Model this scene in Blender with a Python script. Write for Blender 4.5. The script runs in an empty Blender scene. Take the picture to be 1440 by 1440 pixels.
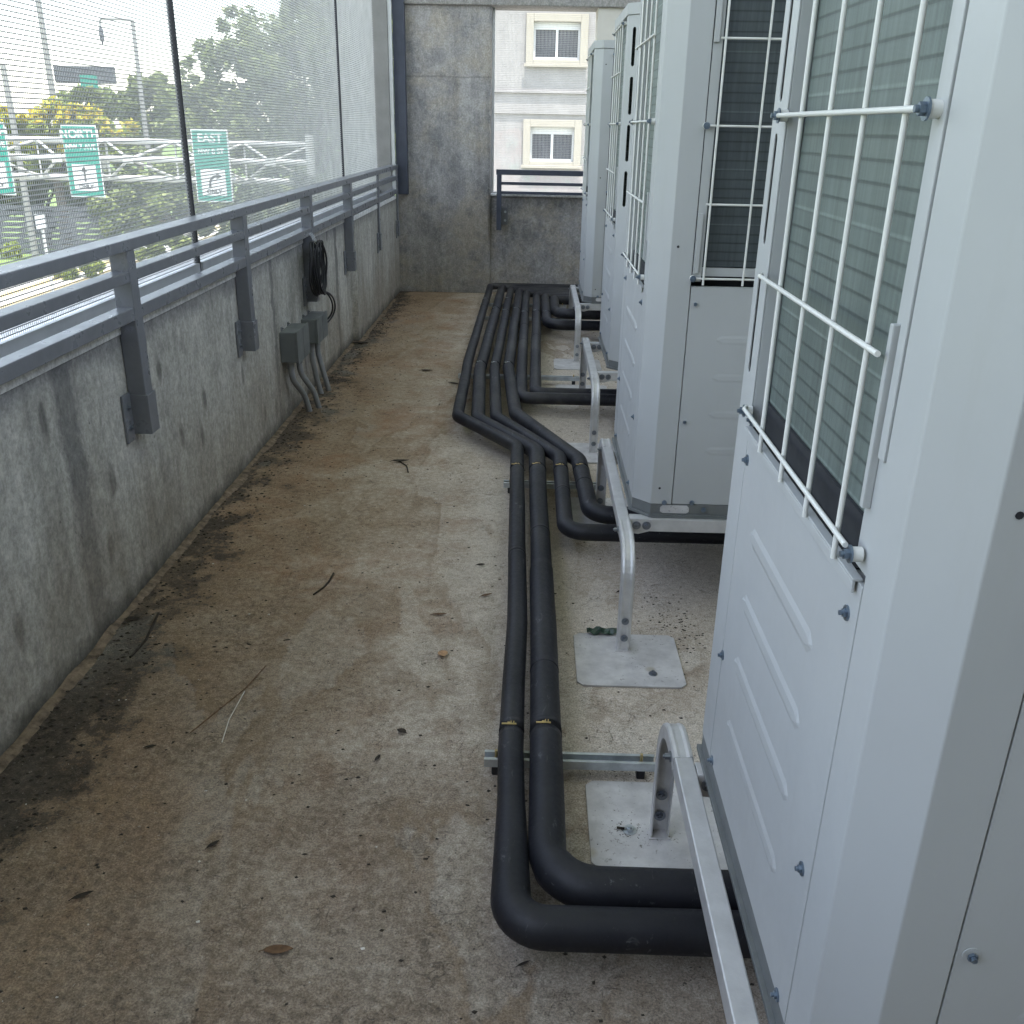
import bpy, bmesh, math, random
from mathutils import Vector, Matrix, noise
from mathutils.geometry import tessellate_polygon
random.seed(7)
R = math.radians
sc = bpy.context.scene
C = sc.collection
# ------------------------------------------------------------------ camera
FPX, YAW, PITCH, ROLL = 1315.0, 0.85, 22.4, 1.12
def basis():
    y, p, r = R(YAW), R(PITCH), R(ROLL)
    f = Vector((-math.sin(y)*math.cos(p), math.cos(y)*math.cos(p), -math.sin(p)))
    rt = Vector((math.cos(y), math.sin(y), 0)); up = rt.cross(f)
    return rt*math.cos(r)+up*math.sin(r), -rt*math.sin(r)+up*math.cos(r), f
RT, UP, FW = basis()
EYE = Vector((0, 0, 1.55))
def at(u, v, Y):                      # where a sight line meets the upright plane Y
    d = FW*FPX+RT*(u-720)-UP*(v-720)
    return EYE+d*(Y/d.y)
def onz(u, v, Z):
    d = FW*FPX+RT*(u-720)-UP*(v-720)
    return EYE+d*((Z-1.55)/d.z)
def onx(u, v, X):
    d = FW*FPX+RT*(u-720)-UP*(v-720)
    return EYE+d*(X/d.x)
cam = bpy.data.cameras.new('camera'); co = bpy.data.objects.new('camera', cam); C.objects.link(co)
m = Matrix((RT, UP, -FW)).transposed().to_4x4(); m.translation = EYE
co.matrix_world = m
cam.sensor_width = 36; cam.lens = 36*FPX/1440; cam.clip_start = .02; cam.clip_end = 2000
sc.camera = co
# ------------------------------------------------------------------ materials
class NT:
    def __init__(s, name):
        s.m = bpy.data.materials.new(name); s.m.use_nodes = True
        s.t = s.m.node_tree; s.n = s.t.nodes; s.b = s.n['Principled BSDF']
    def N(s, typ, **k):
        n = s.n.new(typ)
        for a, b in k.items():
            if a in n.inputs.keys(): n.inputs[a].default_value = b
            else: setattr(n, a, b)
        return n
    def L(s, a, b): s.t.links.new(a, b)
    def pos(s, scale=(1, 1, 1), obj=False):
        if obj: src = s.N('ShaderNodeTexCoord').outputs['Object']
        else: src = s.N('ShaderNodeNewGeometry').outputs['Position']
        mp = s.N('ShaderNodeMapping'); mp.inputs['Scale'].default_value = scale
        s.L(src, mp.inputs['Vector']); return mp.outputs['Vector']
    def noise(s, vec, scale, detail=6, rough=.6, dist=0):
        n = s.N('ShaderNodeTexNoise'); n.inputs['Scale'].default_value = scale
        n.inputs['Detail'].default_value = detail; n.inputs['Roughness'].default_value = rough
        n.inputs['Distortion'].default_value = dist
        s.L(vec, n.inputs['Vector']); return n.outputs['Fac']
    def vor(s, vec, scale, feature='F1', rnd=1):
        n = s.N('ShaderNodeTexVoronoi', feature=feature); n.inputs['Scale'].default_value = scale
        n.inputs['Randomness'].default_value = rnd
        s.L(vec, n.inputs['Vector']); return n.outputs['Distance']
    def ramp(s, fac, stops):
        n = s.N('ShaderNodeValToRGB'); e = n.color_ramp.elements
        while len(e) < len(stops): e.new(.5)
        for x, (p, c) in zip(e, stops):
            x.position = p; x.color = (c, c, c, 1) if not hasattr(c, '__len__') else (*c, 1)
        s.L(fac, n.inputs['Fac']); return n.outputs['Color']
    def mix(s, fac, a, b, mode='MIX'):
        n = s.N('ShaderNodeMix', data_type='RGBA', blend_type=mode)
        for i, x in ((0, fac), (6, a), (7, b)):
            if hasattr(x, 'is_linked') or hasattr(x, 'links'): s.L(x, n.inputs[i])
            elif i == 0: n.inputs[0].default_value = x
            else: n.inputs[i].default_value = (*x, 1)
        return n.outputs[2]
    def math(s, op, a, b=0., c=0., clamp=False):
        n = s.N('ShaderNodeMath', operation=op); n.use_clamp = clamp
        for i, x in enumerate((a, b, c)):
            if hasattr(x, 'links'): s.L(x, n.inputs[i])
            else: n.inputs[i].default_value = x
        return n.outputs[0]
    def xyz(s, vec):
        n = s.N('ShaderNodeSeparateXYZ'); s.L(vec, n.inputs[0]); return n.outputs
    def col(s, c):
        if hasattr(c, 'links'): s.L(c, s.b.inputs['Base Color'])
        else: s.b.inputs['Base Color'].default_value = (*c, 1)
    def rough(s, r):
        if hasattr(r, 'links'): s.L(r, s.b.inputs['Roughness'])
        else: s.b.inputs['Roughness'].default_value = r
    def bump(s, h, strength=.3, dist=.01):
        n = s.N('ShaderNodeBump'); n.inputs['Strength'].default_value = strength
        n.inputs['Distance'].default_value = dist; s.L(h, n.inputs['Height'])
        s.L(n.outputs['Normal'], s.b.inputs['Normal'])
def simple(name, col, rough=.5, metal=0., var=.12, scale=8, bump=0., bscale=60, spec=None, obj=True):
    t = NT(name); v = t.pos(obj=obj)
    n = t.noise(v, scale, 5, .6)
    d = tuple(c*(1-var) for c in col); l = tuple(min(1, c*(1+var)) for c in col)
    t.col(t.ramp(n, [(.3, d), (.7, l)]))
    t.rough(t.ramp(n, [(.3, min(1, rough*1.15)), (.7, rough*.85)]))
    t.b.inputs['Metallic'].default_value = metal
    if spec is not None: t.b.inputs['Specular IOR Level'].default_value = spec
    if bump: t.bump(t.noise(v, bscale, 4, .6), bump, .004)
    return t.m
M = {}
def mk_floor():
    t = NT('floor concrete'); v = t.pos(); x, y, z = t.xyz(v)
    def warp(sc_, amp, detail=3):
        nz = t.N('ShaderNodeTexNoise', Scale=sc_, Detail=float(detail)); t.L(v, nz.inputs['Vector'])
        w_ = t.N('ShaderNodeVectorMath', operation='MULTIPLY_ADD'); t.L(nz.outputs['Color'], w_.inputs[0]); w_.inputs[1].default_value = (amp, amp, 0); t.L(v, w_.inputs[2]); return w_.outputs[0]
    n1 = t.noise(v, 1.1, 6, .6, .4); n2 = t.noise(v, 3.4, 9, .68, .5); n3 = t.noise(v, 42, 9, .78); n4 = t.noise(v, 210, 4, .8)
    nm = t.noise(v, 9, 9, .72, .3)
    def c3(a, b, c_): return t.ramp(n3, [(.36, a), (.5, b), (.64, c_)])
    cen = lambda q, k: t.math('MULTIPLY', t.math('SUBTRACT', q, .5), k)
    base = c3((.44, .375, .30), (.54, .47, .385), (.65, .585, .50))
    # brown weathered field towards the parapet
    f = t.math('ADD', t.math('MULTIPLY_ADD', x, -1.05, .02), cen(n2, 1.9)); f = t.math('ADD', f, cen(n1, 1.4)); f = t.math('ADD', f, cen(nm, .8))
    brown = t.ramp(f, [(.08, 0), (.95, .92)])
    c = t.mix(brown, base, c3((.20, .132, .080), (.34, .24, .155), (.47, .355, .245)))
    # rust coloured patches
    o = t.math('MULTIPLY', t.ramp(t.math('ADD', t.noise(v, 1.9, 8, .66, .8), cen(nm, .25)), [(.5, 0), (.64, 1)]), brown)
    c = t.mix(t.math('MULTIPLY', o, .7), c, (.33, .17, .085))
    # darker tone growing towards the near end and the parapet, broken by noise
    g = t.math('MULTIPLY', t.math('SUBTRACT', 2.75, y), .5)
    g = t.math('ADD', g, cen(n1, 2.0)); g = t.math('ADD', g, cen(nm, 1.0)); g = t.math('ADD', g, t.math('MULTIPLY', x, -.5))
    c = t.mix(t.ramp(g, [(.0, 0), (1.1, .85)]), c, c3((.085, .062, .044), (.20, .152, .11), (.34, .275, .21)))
    # rusty fringe, then black dirt along the foot of the parapet
    e = t.math('SUBTRACT', t.math('MULTIPLY_ADD', x, -1.6, -1.84), cen(n2, -1.1))
    e = t.math('ADD', e, t.math('MULTIPLY', t.math('MAXIMUM', t.math('SUBTRACT', 3.2, y), 0), .13)); e = t.math('ADD', e, cen(n1, .6))
    e = t.math('ADD', e, cen(nm, 1.0)); e = t.math('ADD', e, cen(n3, 1.3))
    fr = t.math('MULTIPLY', t.ramp(t.math('ADD', e, .5), [(.0, 0), (.5, .8)]), t.ramp(n2, [(.38, .3), (.58, 1)]))
    c = t.mix(fr, c, c3((.14, .085, .048), (.26, .165, .095), (.37, .25, .15)))
    c = t.mix(t.ramp(e, [(.02, 0), (.16, .93)]), c, c3((.016, .013, .010), (.038, .029, .021), (.10, .072, .048)))
    # winding tide marks left by drying water, sharp on one side
    wv = t.math('ADD', t.noise(t.pos((1, .4, 1)), 1.15, 6, .55, .5), cen(nm, .02))
    tm = t.ramp(wv, [(.40, 0), (.47, .25), (.498, 1), (.503, .0), (.53, .0)])
    c = t.mix(t.math('MULTIPLY', t.math('MULTIPLY', tm, t.ramp(n1, [(.40, .1), (.58, 1)])), .62), c, (.235, .165, .10))
    pw = t.ramp(wv, [(.503, 0), (.51, 1), (.60, 0)])
    c = t.mix(t.math('MULTIPLY', t.math('MULTIPLY', pw, t.ramp(n2, [(.42, 0), (.62, 1)])), .3), c, (.56, .53, .47))
    # hair veins, pits and grains
    ed = t.vor(warp(11, .16, 5), 15, 'DISTANCE_TO_EDGE')
    cr = t.math('MULTIPLY', t.ramp(ed, [(.0, 1), (.022, 0)]), t.ramp(nm, [(.48, 0), (.58, 1)]))
    ed2 = t.vor(warp(30, .05, 4), 48, 'DISTANCE_TO_EDGE')
    cr2 = t.math('MULTIPLY', t.ramp(ed2, [(.0, 1), (.05, 0)]), t.ramp(n2, [(.47, 0), (.58, 1)]))
    c = t.mix(t.math('MULTIPLY', cr, .6), c, (.06, .048, .038)); c = t.mix(t.math('MULTIPLY', cr2, .42), c, (.08, .064, .05))
    sp = t.math('MULTIPLY', t.ramp(t.noise(v, 85, 5, .85), [(.575, 0), (.61, 1)]), t.ramp(nm, [(.36, .25), (.6, 1)]))
    c = t.mix(t.math('MULTIPLY', sp, .62), c, (.07, .056, .043))
    pit = t.ramp(t.vor(warp(60, .02), 34), [(.06, 1), (.10, 0)]); pit = t.math('MULTIPLY', pit, t.ramp(t.noise(v, 13, 3, .6), [(.52, 0), (.56, 1)]))
    c = t.mix(t.math('MULTIPLY', pit, .85), c, (.035, .028, .022))
    lt = t.ramp(t.noise(v, 70, 4, .8), [(.62, 0), (.68, .45)]); c = t.mix(lt, c, (.56, .52, .46))
    c = t.mix(1, c, t.ramp(n4, [(.40, .66), (.5, 1.0), (.60, 1.28)]), 'MULTIPLY')
    t.col(c); t.rough(t.ramp(n3, [(.3, .95), (.7, .70)]))
    h = t.math('ADD', t.math('MULTIPLY', n3, .7), t.math('MULTIPLY', n4, .6))
    h = t.math('SUBTRACT', h, t.math('MULTIPLY', t.math('ADD', t.math('ADD', cr, sp), pit), .35))
    t.bump(h, .7, .006)
    return t.m
def mk_wall(name, lo, hi, streak=1., warm=0., stripe=True, blotch=0.):
    t = NT(name); v = t.pos(); x, y, z = t.xyz(v)
    n1 = t.noise(t.pos((1.6, 1.6, .45)), 1.8, 7, .62, .5); n2 = t.noise(v, 7, 8, .65, .4); n3 = t.noise(v, 70, 5, .7)
    f = t.math('ADD', t.math('MULTIPLY', n1, .65), t.math('MULTIPLY', n2, .35))
    c = t.ramp(f, [(.36, lo), (.5, tuple((a+b)/2 for a, b in zip(lo, hi))), (.64, hi)])
    st = t.ramp(t.noise(t.pos((5, 5, .25)), 2.6, 6, .6), [(.5, 0), (.72, 1)])
    c = t.mix(t.math('MULTIPLY', st, .38*streak), c, tuple(a*.5 for a in lo))
    if stripe:
        # water stains down the parapet: form joints and run marks
        for yy, w in ((2.62, .07), (4.93, .035), (6.62, .05)):
            d = t.math('ABSOLUTE', t.math('SUBTRACT', t.math('ADD', y, t.math('MULTIPLY', t.math('SUBTRACT', n2, .5), .12)), yy))
            k = t.ramp(t.math('DIVIDE', d, w), [(.6, .72), (1.1, 0)])
            c = t.mix(k, c, (.125, .122, .118))
        # dark tie-hole stains
        vs = t.vor(t.pos((2.2, 2.2, .95)), 2.3); k = t.ramp(t.math('ADD', vs, t.math('MULTIPLY', t.math('SUBTRACT', n2, .5), .12)), [(.09, .7), (.16, 0)])
        c = t.mix(k, c, (.095, .09, .082))
        # warm, rusty lower part
        lowz = t.ramp(t.math('ADD', z, t.math('MULTIPLY', t.math('SUBTRACT', n1, .5), .9)), [(.15, 1), (.55, 0)])
        c = t.mix(t.math('MULTIPLY', lowz, .42), c, (.27, .215, .155))
        gr = t.ramp(t.math('ADD', z, t.math('MULTIPLY', n2, .12)), [(.06, .85), (.14, 0)])
        c = t.mix(gr, c, (.05, .045, .035))
        tp = t.ramp(t.math('ADD', z, t.math('MULTIPLY', n1, .22)), [(.93, 0), (1.04, .55)])
        c = t.mix(tp, c, (.075, .078, .082))
    if blotch:
        b1 = t.ramp(t.noise(v, 2.2, 9, .68, .25), [(.46, 0), (.60, 1)])
        c = t.mix(t.math('MULTIPLY', b1, blotch), c, (.36, .315, .25))
        b2 = t.ramp(t.noise(v, 3.9, 9, .72, .15), [(.52, 0), (.62, 1)])
        c = t.mix(t.math('MULTIPLY', b2, blotch*.8), c, (.15, .155, .165))
        for (cx_, cz_, rr_) in ((-.93, 2.13, .075), (-.915, 1.42, .11), (-1.02, .62, .08), (-.02, .55, .07)):
            dx = t.math('SUBTRACT', x, cx_); dz = t.math('SUBTRACT', z, cz_)
            dd = t.math('SQRT', t.math('ADD', t.math('MULTIPLY', dx, dx), t.math('MULTIPLY', dz, dz)))
            dd = t.math('ADD', dd, t.math('MULTIPLY', t.math('SUBTRACT', n2, .5), .14))
            c = t.mix(t.ramp(t.math('DIVIDE', dd, rr_*1.4), [(.4, .45), (1., 0)]), c, (.13, .132, .14))
        jl = t.ramp(t.math('ABSOLUTE', t.math('SUBTRACT', t.math('ADD', z, t.math('MULTIPLY', n2, .03)), 1.98)), [(.0, .5), (.012, 0)]); c = t.mix(jl, c, (.11, .105, .10))
        cr = t.ramp(t.noise(v, 5, 4, .5, 1), [(.485, 0), (.5, 1), (.515, 0)])
        c = t.mix(t.math('MULTIPLY', cr, .3), c, (.5, .47, .43))
    # bug holes
    bh = t.ramp(t.vor(t.pos((1, 1, .5)), 26), [(.05, 1), (.085, 0)])
    ms = t.ramp(t.noise(v, 3.1, 3, .5), [(.5, 0), (.6, 1)])
    bh = t.math('MULTIPLY', bh, ms)
    c = t.mix(t.math('MULTIPLY', bh, .8), c, (.04, .038, .035))
    c = t.mix(1, c, t.ramp(n3, [(.38, .8), (.62, 1.18)]), 'MULTIPLY')
    n5 = t.noise(t.pos((1, 1, .6)), 28, 7, .75); c = t.mix(1, c, t.ramp(n5, [(.38, .82), (.62, 1.15)]), 'MULTIPLY')
    t.col(c); t.rough(.88)
    t.bump(t.math('SUBTRACT', t.math('ADD', n2, t.math('MULTIPLY', n3, .35)), bh), .5, .008)
    return t.m
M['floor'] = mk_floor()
M['parapet'] = mk_wall('parapet concrete', (.285, .275, .245), (.50, .48, .435))
M['column'] = mk_wall('column concrete', (.20, .195, .195), (.40, .38, .365), 1, 0, False, .7)
M['slab'] = mk_wall('soffit concrete', (.26, .25, .23), (.29, .275, .262), .5, 0, False, .2)
M['plaster'] = simple('beige plaster', (.60, .565, .50), .9, var=.07, scale=3, bump=.3, bscale=80, obj=False)
M['white_in'] = simple('white ceiling paint', (.78, .77, .74), .9, var=.04, scale=2, obj=False)
M['plaster_in'] = simple('grey plaster', (.62, .61, .58), .9, var=.1, scale=2, bump=.3, bscale=80, obj=False)
M['pale'] = mk_wall('ledge concrete', (.58, .575, .56), (.76, .75, .73), .5, 0, False, 0)
M['rail'] = simple('slate paint', (.165, .17, .185), .30, var=.1, scale=14, bump=.12, bscale=160)
M['navy'] = simple('dark frame paint', (.045, .052, .075), .5, var=.15)
M['alum'] = simple('mill aluminium', (.62, .63, .63), .38, .55, var=.08)
M['mesh'] = simple('screen wire', (.40, .40, .385), .5, 0., var=.1)
M['seam'] = simple('black batten', (.015, .016, .02), .6)
def mk_unit(name, col):
    t = NT(name); v = t.pos(obj=True)
    n = t.noise(v, 2.2, 4, .5); d = t.noise(v, 14, 7, .7)
    c = t.ramp(n, [(.3, tuple(a*.95 for a in col)), (.7, tuple(min(1, a*1.04) for a in col))])
    dd = t.ramp(t.noise(t.pos((9, 9, 1.1), obj=True), 3, 6, .7), [(.55, 0), (.8, .22)])
    c = t.mix(dd, c, (.36, .35, .32))
    x, y, z = t.xyz(v)
    lo = t.ramp(t.math('ADD', z, t.math('MULTIPLY', d, .35)), [(.2, .2), (.62, 0)])
    c = t.mix(lo, c, (.34, .33, .30))
    t.col(c); t.rough(t.ramp(d, [(.3, .48), (.7, .34)])); t.b.inputs['Specular IOR Level'].default_value = .45
    t.bump(t.noise(v, 3.5, 2, .5), .10, .02)
    return t.m
M['unit'] = mk_unit('ivory powder coat', (.435, .448, .445))
M['unit2'] = mk_unit('ivory powder coat side', (.435, .448, .445))
M['chan'] = simple('grey channel', (.24, .235, .225), .5, .2, var=.1)
M['tray'] = simple('tray steel', (.17, .18, .178), .4, .3, var=.12, scale=10)
M['wire'] = simple('coated wire', (.70, .70, .66), .42, var=.06)
M['screw'] = simple('zinc screw', (.20, .25, .31), .35, .8, var=.25, scale=60)
M['dark'] = simple('dark cavity', (.018, .02, .024), .8)
def mk_coil(name, a, b):
    t = NT(name); v = t.pos(obj=True); x, y, z = t.xyz(v)
    n = t.noise(v, 4, 5, .6)
    c = t.ramp(n, [(.3, a), (.7, b)])
    # fin pack: rows of tube collars, a seam every few rows
    s = t.math('FRACT', t.math('MULTIPLY', z, 1/.0255))
    k = t.ramp(s, [(.0, 1), (.10, 1), (.18, 0), (.86, 0), (1., .4)])
    c = t.mix(t.math('MULTIPLY', k, .55), c, tuple(q*.28 for q in a))
    s2 = t.math('FRACT', t.math('MULTIPLY', z, 1/.153))
    k2 = t.ramp(s2, [(.0, 0), (.02, 1), (.045, 0)])
    c = t.mix(t.math('MULTIPLY', k2, .6), c, tuple(min(1, q*1.9) for q in b))
    h = t.math('SINE', t.math('MULTIPLY', t.math('ADD', x, y), 2*math.pi/.0032))
    c = t.mix(1, c, t.ramp(t.noise(t.pos((30, 30, 1.5), obj=True), 4, 4, .6), [(.3, .8), (.7, 1.15)]), 'MULTIPLY')
    t.col(c); t.rough(.5); t.b.inputs['Metallic'].default_value = .25
    t.bump(t.math('ADD', h, t.math('MULTIPLY', k, -1.)), .25, .002)
    return t.m
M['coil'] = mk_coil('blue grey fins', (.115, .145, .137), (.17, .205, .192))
M['coil2'] = mk_coil('shadow fins', (.05, .062, .068), (.075, .092, .095))  # darker copy of the fins, near-face shade put into the colour
def mk_ins():
    t = NT('foam insulation'); v = t.pos()
    n = t.noise(v, 6, 6, .6); n3 = t.noise(v, 90, 4, .7)
    c = t.ramp(n, [(.3, (.006, .0065, .010)), (.7, (.012, .0125, .018))])
    sc_ = t.ramp(t.noise(t.pos((1, .35, 1)), 26, 6, .72, 1.5), [(.62, 0), (.69, 1)])
    c = t.mix(t.math('MULTIPLY', sc_, .5), c, (.17, .17, .17))
    du = t.ramp(t.noise(v, 2.4, 6, .7), [(.45, 0), (.7, 1)])
    x, y, z = t.xyz(v); far = t.ramp(t.math('MULTIPLY', y, .1), [(.36, 0), (.62, 1)])
    c = t.mix(t.math('MULTIPLY', t.math('MULTIPLY', du, t.math('MULTIPLY_ADD', far, .75, .25)), .6), c, (.105, .10, .095))
    t.col(c); t.rough(t.ramp(n3, [(.3, .62), (.7, .46)])); t.bump(t.math('ADD', n, t.math('MULTIPLY', n3, .3)), .3, .004)
    t.b.inputs['Specular IOR Level'].default_value = .42
    return t.m
M['ins'] = mk_ins()
M['black'] = simple('black rubber', (.012, .012, .014), .55)
M['galv'] = simple('galvanised steel', (.50, .53, .55), .38, .75, var=.22, scale=22, bump=.1)
M['stand'] = simple('stand paint', (.56, .555, .545), .36, .35, var=.12, scale=18, bump=.15, bscale=120)
def mk_pad():
    t = NT('dirty steel plate'); v = t.pos(); n = t.noise(v, 9, 7, .65); n2 = t.noise(v, 75, 4, .75)
    c = t.ramp(n, [(.36, (.42, .405, .40)), (.62, (.60, .585, .57))])
    c = t.mix(t.math('MULTIPLY', t.ramp(n2, [(.60, 0), (.66, 1)]), t.ramp(t.noise(v, 5, 4, .6), [(.42, 0), (.58, .9)])), c, (.10, .085, .06))
    c = t.mix(t.ramp(t.vor(v, 6.5), [(.06, .5), (.13, 0)]), c, (.33, .27, .16))
    t.col(c); t.rough(.55); t.b.inputs['Metallic'].default_value = .15; t.bump(n2, .25, .003); return t.m
M['pad'] = mk_pad()
M['brass'] = simple('brass', (.55, .42, .20), .35, .8)
M['bolt'] = simple('steel bolt', (.24, .26, .29), .35, .8, var=.2)
M['box'] = simple('grey pvc box', (.14, .15, .15), .55, var=.12)
M['pvc'] = simple('grey conduit', (.25, .255, .255), .5, var=.12, scale=12)
M['leaf_dead'] = simple('dry leaf', (.14, .075, .035), .75, var=.4, scale=40)
M['leaf_tan'] = simple('tan dry leaf', (.42, .25, .13), .7, var=.3, scale=50)
M['leaf_dark'] = simple('dark rotten leaf', (.035, .026, .018), .8, var=.4, scale=40)
M['chip'] = simple('pale chip', (.62, .58, .53), .8)
# ------------------------------------------------------------------ object helpers
def link(name, me, mat, parent=None, smooth=False, bevel=0.):
    o = bpy.data.objects.new(name, me); C.objects.link(o)
    if mat is not None: me.materials.append(M[mat] if isinstance(mat, str) else mat)
    if parent is not None: o.parent = parent
    if smooth:
        for p in me.polygons: p.use_smooth = True
    if bevel:
        b = o.modifiers.new('bevel', 'BEVEL'); b.width = bevel; b.segments = 2; b.limit_method = 'ANGLE'; b.angle_limit = R(40)
        b.harden_normals = False
    return o
class MB:
    def __init__(s): s.v = []; s.f = []; s.sm = []; s.marks = []
    def mark(s): s.marks.append((len(s.v), len(s.f))); return s
    def add(s, vs, fs, sm=False):
        n = len(s.v); s.v += [tuple(q) for q in vs]
        for f in fs: s.f.append([n+i for i in f]); s.sm.append(sm)
        return s
    def box(s, x0, x1, y0, y1, z0, z1):
        return s.add([(x0, y0, z0), (x1, y0, z0), (x1, y1, z0), (x0, y1, z0), (x0, y0, z1), (x1, y0, z1), (x1, y1, z1), (x0, y1, z1)],
              [(0, 3, 2, 1), (4, 5, 6, 7), (0, 1, 5, 4), (1, 2, 6, 5), (2, 3, 7, 6), (3, 0, 4, 7)])
    def prism(s, pts, a0, a1, axis=2):
        # outline pts in the two other axes, extruded along axis
        def P(p, a):
            return (p[0], p[1], a) if axis == 2 else ((a, p[0], p[1]) if axis == 0 else (p[0], a, p[1]))
        n = len(pts); vs = [P(p, a0) for p in pts]+[P(p, a1) for p in pts]
        fs = [tuple(range(n))[::-1], tuple(range(n, 2*n))]+[(i, (i+1) % n, n+(i+1) % n, n+i) for i in range(n)]
        return s.add(vs, fs)
    def holes(s, outer, hs, mapf, th):
        # plate with holes; mapf(u,v,d) -> xyz
        loops = [outer]+hs; flat = [p for l in loops for p in l]; N_ = len(flat)
        tris = tessellate_polygon([[Vector((p[0], p[1], 0)) for p in l] for l in loops])
        vs = [mapf(p[0], p[1], 0) for p in flat]+[mapf(p[0], p[1], th) for p in flat]
        fs = [tuple(t_) for t_ in tris]+[tuple(N_+i for i in t_[::-1]) for t_ in tris]
        k = 0
        for l in loops:
            n = len(l)
            for i in range(n):
                a, b = k+i, k+(i+1) % n; fs.append((a, b, N_+b, N_+a))
            k += n
        return s.add(vs, fs)
    def tube(s, path, rad, seg=12, cap=True, sm=True, up=None):
        path = [Vector(p) for p in path]; n = len(path)
        rad = rad if hasattr(rad, '__len__') else [rad]*n
        T = []
        for i in range(n):
            a = path[max(i-1, 0)]; b = path[min(i+1, n-1)]; T.append((b-a).normalized())
        ref = up or (Vector((0, 0, 1)) if abs(T[0].z) < .9 else Vector((1, 0, 0)))
        nn = (ref-T[0]*ref.dot(T[0])).normalized(); vs = []
        for i in range(n):
            if i: nn = (nn-T[i]*nn.dot(T[i])).normalized()
            bb = T[i].cross(nn)
            for k in range(seg):
                a = 2*math.pi*k/seg; vs.append(path[i]+(nn*math.cos(a)+bb*math.sin(a))*rad[i])
        fs = []
        for i in range(n-1):
            for k in range(seg):
                a = i*seg+k; b = i*seg+(k+1) % seg; fs.append((a, b, b+seg, a+seg))
        s.add(vs, fs, sm)
        if cap: s.add(vs[:seg], [tuple(range(seg))[::-1]]); s.add(vs[-seg:], [tuple(range(seg))])
        return s
    def cyl(s, p, axis, r, h, seg=16, sm=True, mark=False):
        if mark: s.mark()
        p = Vector(p); a = Vector(axis).normalized(); return s.tube([p, p+a*h], r, seg, True, sm)
    def build(s, name, mat, parent=None, bevel=0.):
        if len(s.marks) > 1:
            # one object for every marked piece
            mk = s.marks+[(len(s.v), len(s.f))]; first = None
            for (v0, f0), (v1, f1) in zip(mk[:-1], mk[1:]):
                q = MB(); q.v = s.v[v0:v1]; q.f = [[i-v0 for i in f] for f in s.f[f0:f1]]; q.sm = s.sm[f0:f1]
                o = q.build(name, mat, parent, bevel); first = first or o
            return first
        me = bpy.data.meshes.new(name); me.from_pydata(s.v, [], s.f); me.validate()
        bm = bmesh.new(); bm.from_mesh(me); bmesh.ops.recalc_face_normals(bm, faces=bm.faces); bm.to_mesh(me); bm.free()
        if len(me.polygons) == len(s.sm):
            me.polygons.foreach_set('use_smooth', s.sm)
        me.update()
        return link(name, me, mat, parent, False, bevel)
def tag(o, label, cat, group=None):
    o['label'] = label; o['category'] = cat
    if group: o['group'] = group
    return o
def struct(o): o['kind'] = 'structure'; return o
def thing(name, label, cat, loc=(0, 0, 0), group=None, rz=0):
    o = bpy.data.objects.new(name, None); C.objects.link(o); o.location = loc; o.rotation_euler = (0, 0, rz)
    o.empty_display_size = .1
    return tag(o, label, cat, group)
KIDS = {}
def dup(root, loc, label, rz=0):
    r = root.copy(); C.objects.link(r); r.location = loc; r.rotation_euler = (0, 0, rz); r['label'] = label
    for ch in list(root.children):
        c = ch.copy(); C.objects.link(c); c.parent = r
        for g in ch.children:
            d = g.copy(); C.objects.link(d); d.parent = c
    return r
def fillet(pts, rads, seg=8):
    pts = [Vector(p) for p in pts]; out = [pts[0]]
    for i in range(1, len(pts)-1):
        a, b, c = pts[i-1], pts[i], pts[i+1]; r = rads[i-1] if hasattr(rads, '__len__') else rads
        d1 = (a-b).normalized(); d2 = (c-b).normalized(); ang = d1.angle(d2)
        if ang > 3.1: out.append(b); continue
        t_ = min(r/math.tan(ang/2), (a-b).length*.49, (c-b).length*.49); r = t_*math.tan(ang/2)
        cen = b+(d1+d2).normalized()*(r/math.sin(ang/2)); p0 = b+d1*t_; p1 = b+d2*t_
        u0 = p0-cen; u1 = p1-cen; th = u0.angle(u1)
        for k in range(seg+1):
            f = k/seg; out.append(cen+(u0*math.sin((1-f)*th)+u1*math.sin(f*th))/math.sin(th))
    out.append(pts[-1]); return out
def hexbolt(mb, p, axis, r=.008, h=.006, washer=True):
    p = Vector(p); a = Vector(axis).normalized(); mb.mark()
    if washer: mb.tube([p, p+a*.002], r*1.7, 16, True, False)
    mb.tube([p+a*.002, p+a*(.002+h)], r, 6, True, False)
    mb.tube([p+a*(.002+h), p+a*(.006+h)], r*.55, 10, True, True)
# ------------------------------------------------------------------ gallery shell
WX = -1.35
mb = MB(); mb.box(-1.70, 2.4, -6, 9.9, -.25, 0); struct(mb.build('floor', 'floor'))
mb = MB()
mb.prism([(WX, -6), (WX, 7.12), (WX+.045, 7.14), (WX+.045, 9.5), (-1.62, 9.5), (-1.62, -6)], .0005, .893)
tag(mb.build('parapet_wall', 'parapet', bevel=.006), 'long stained concrete parapet wall along the left of the walkway, under the railing', 'wall')
mb = MB(); mb.box(-1.66, WX+.007, -6, 7.11, .8935, .9285); mb.box(-1.66, WX+.05, 7.1105, 9.34, .8935, .9285)
tag(mb.build('wall_capping', 'pale', bevel=.003), 'pale ledge capping on top of the long left parapet, below the lowest rail', 'ledge')
mb = MB(); mb.prism([(-1.31, 9.5), (-.43, 9.5), (-.41, 9.52), (-.41, 9.92), (-1.31, 9.92)], .0005, 5.1995)
tag(mb.build('concrete_column', 'column', bevel=.004), 'wide mottled concrete column at the far end of the walkway', 'column')
mb = MB(); mb.box(-.4095, .56, 9.55, 9.74, .0005, .925)
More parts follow.
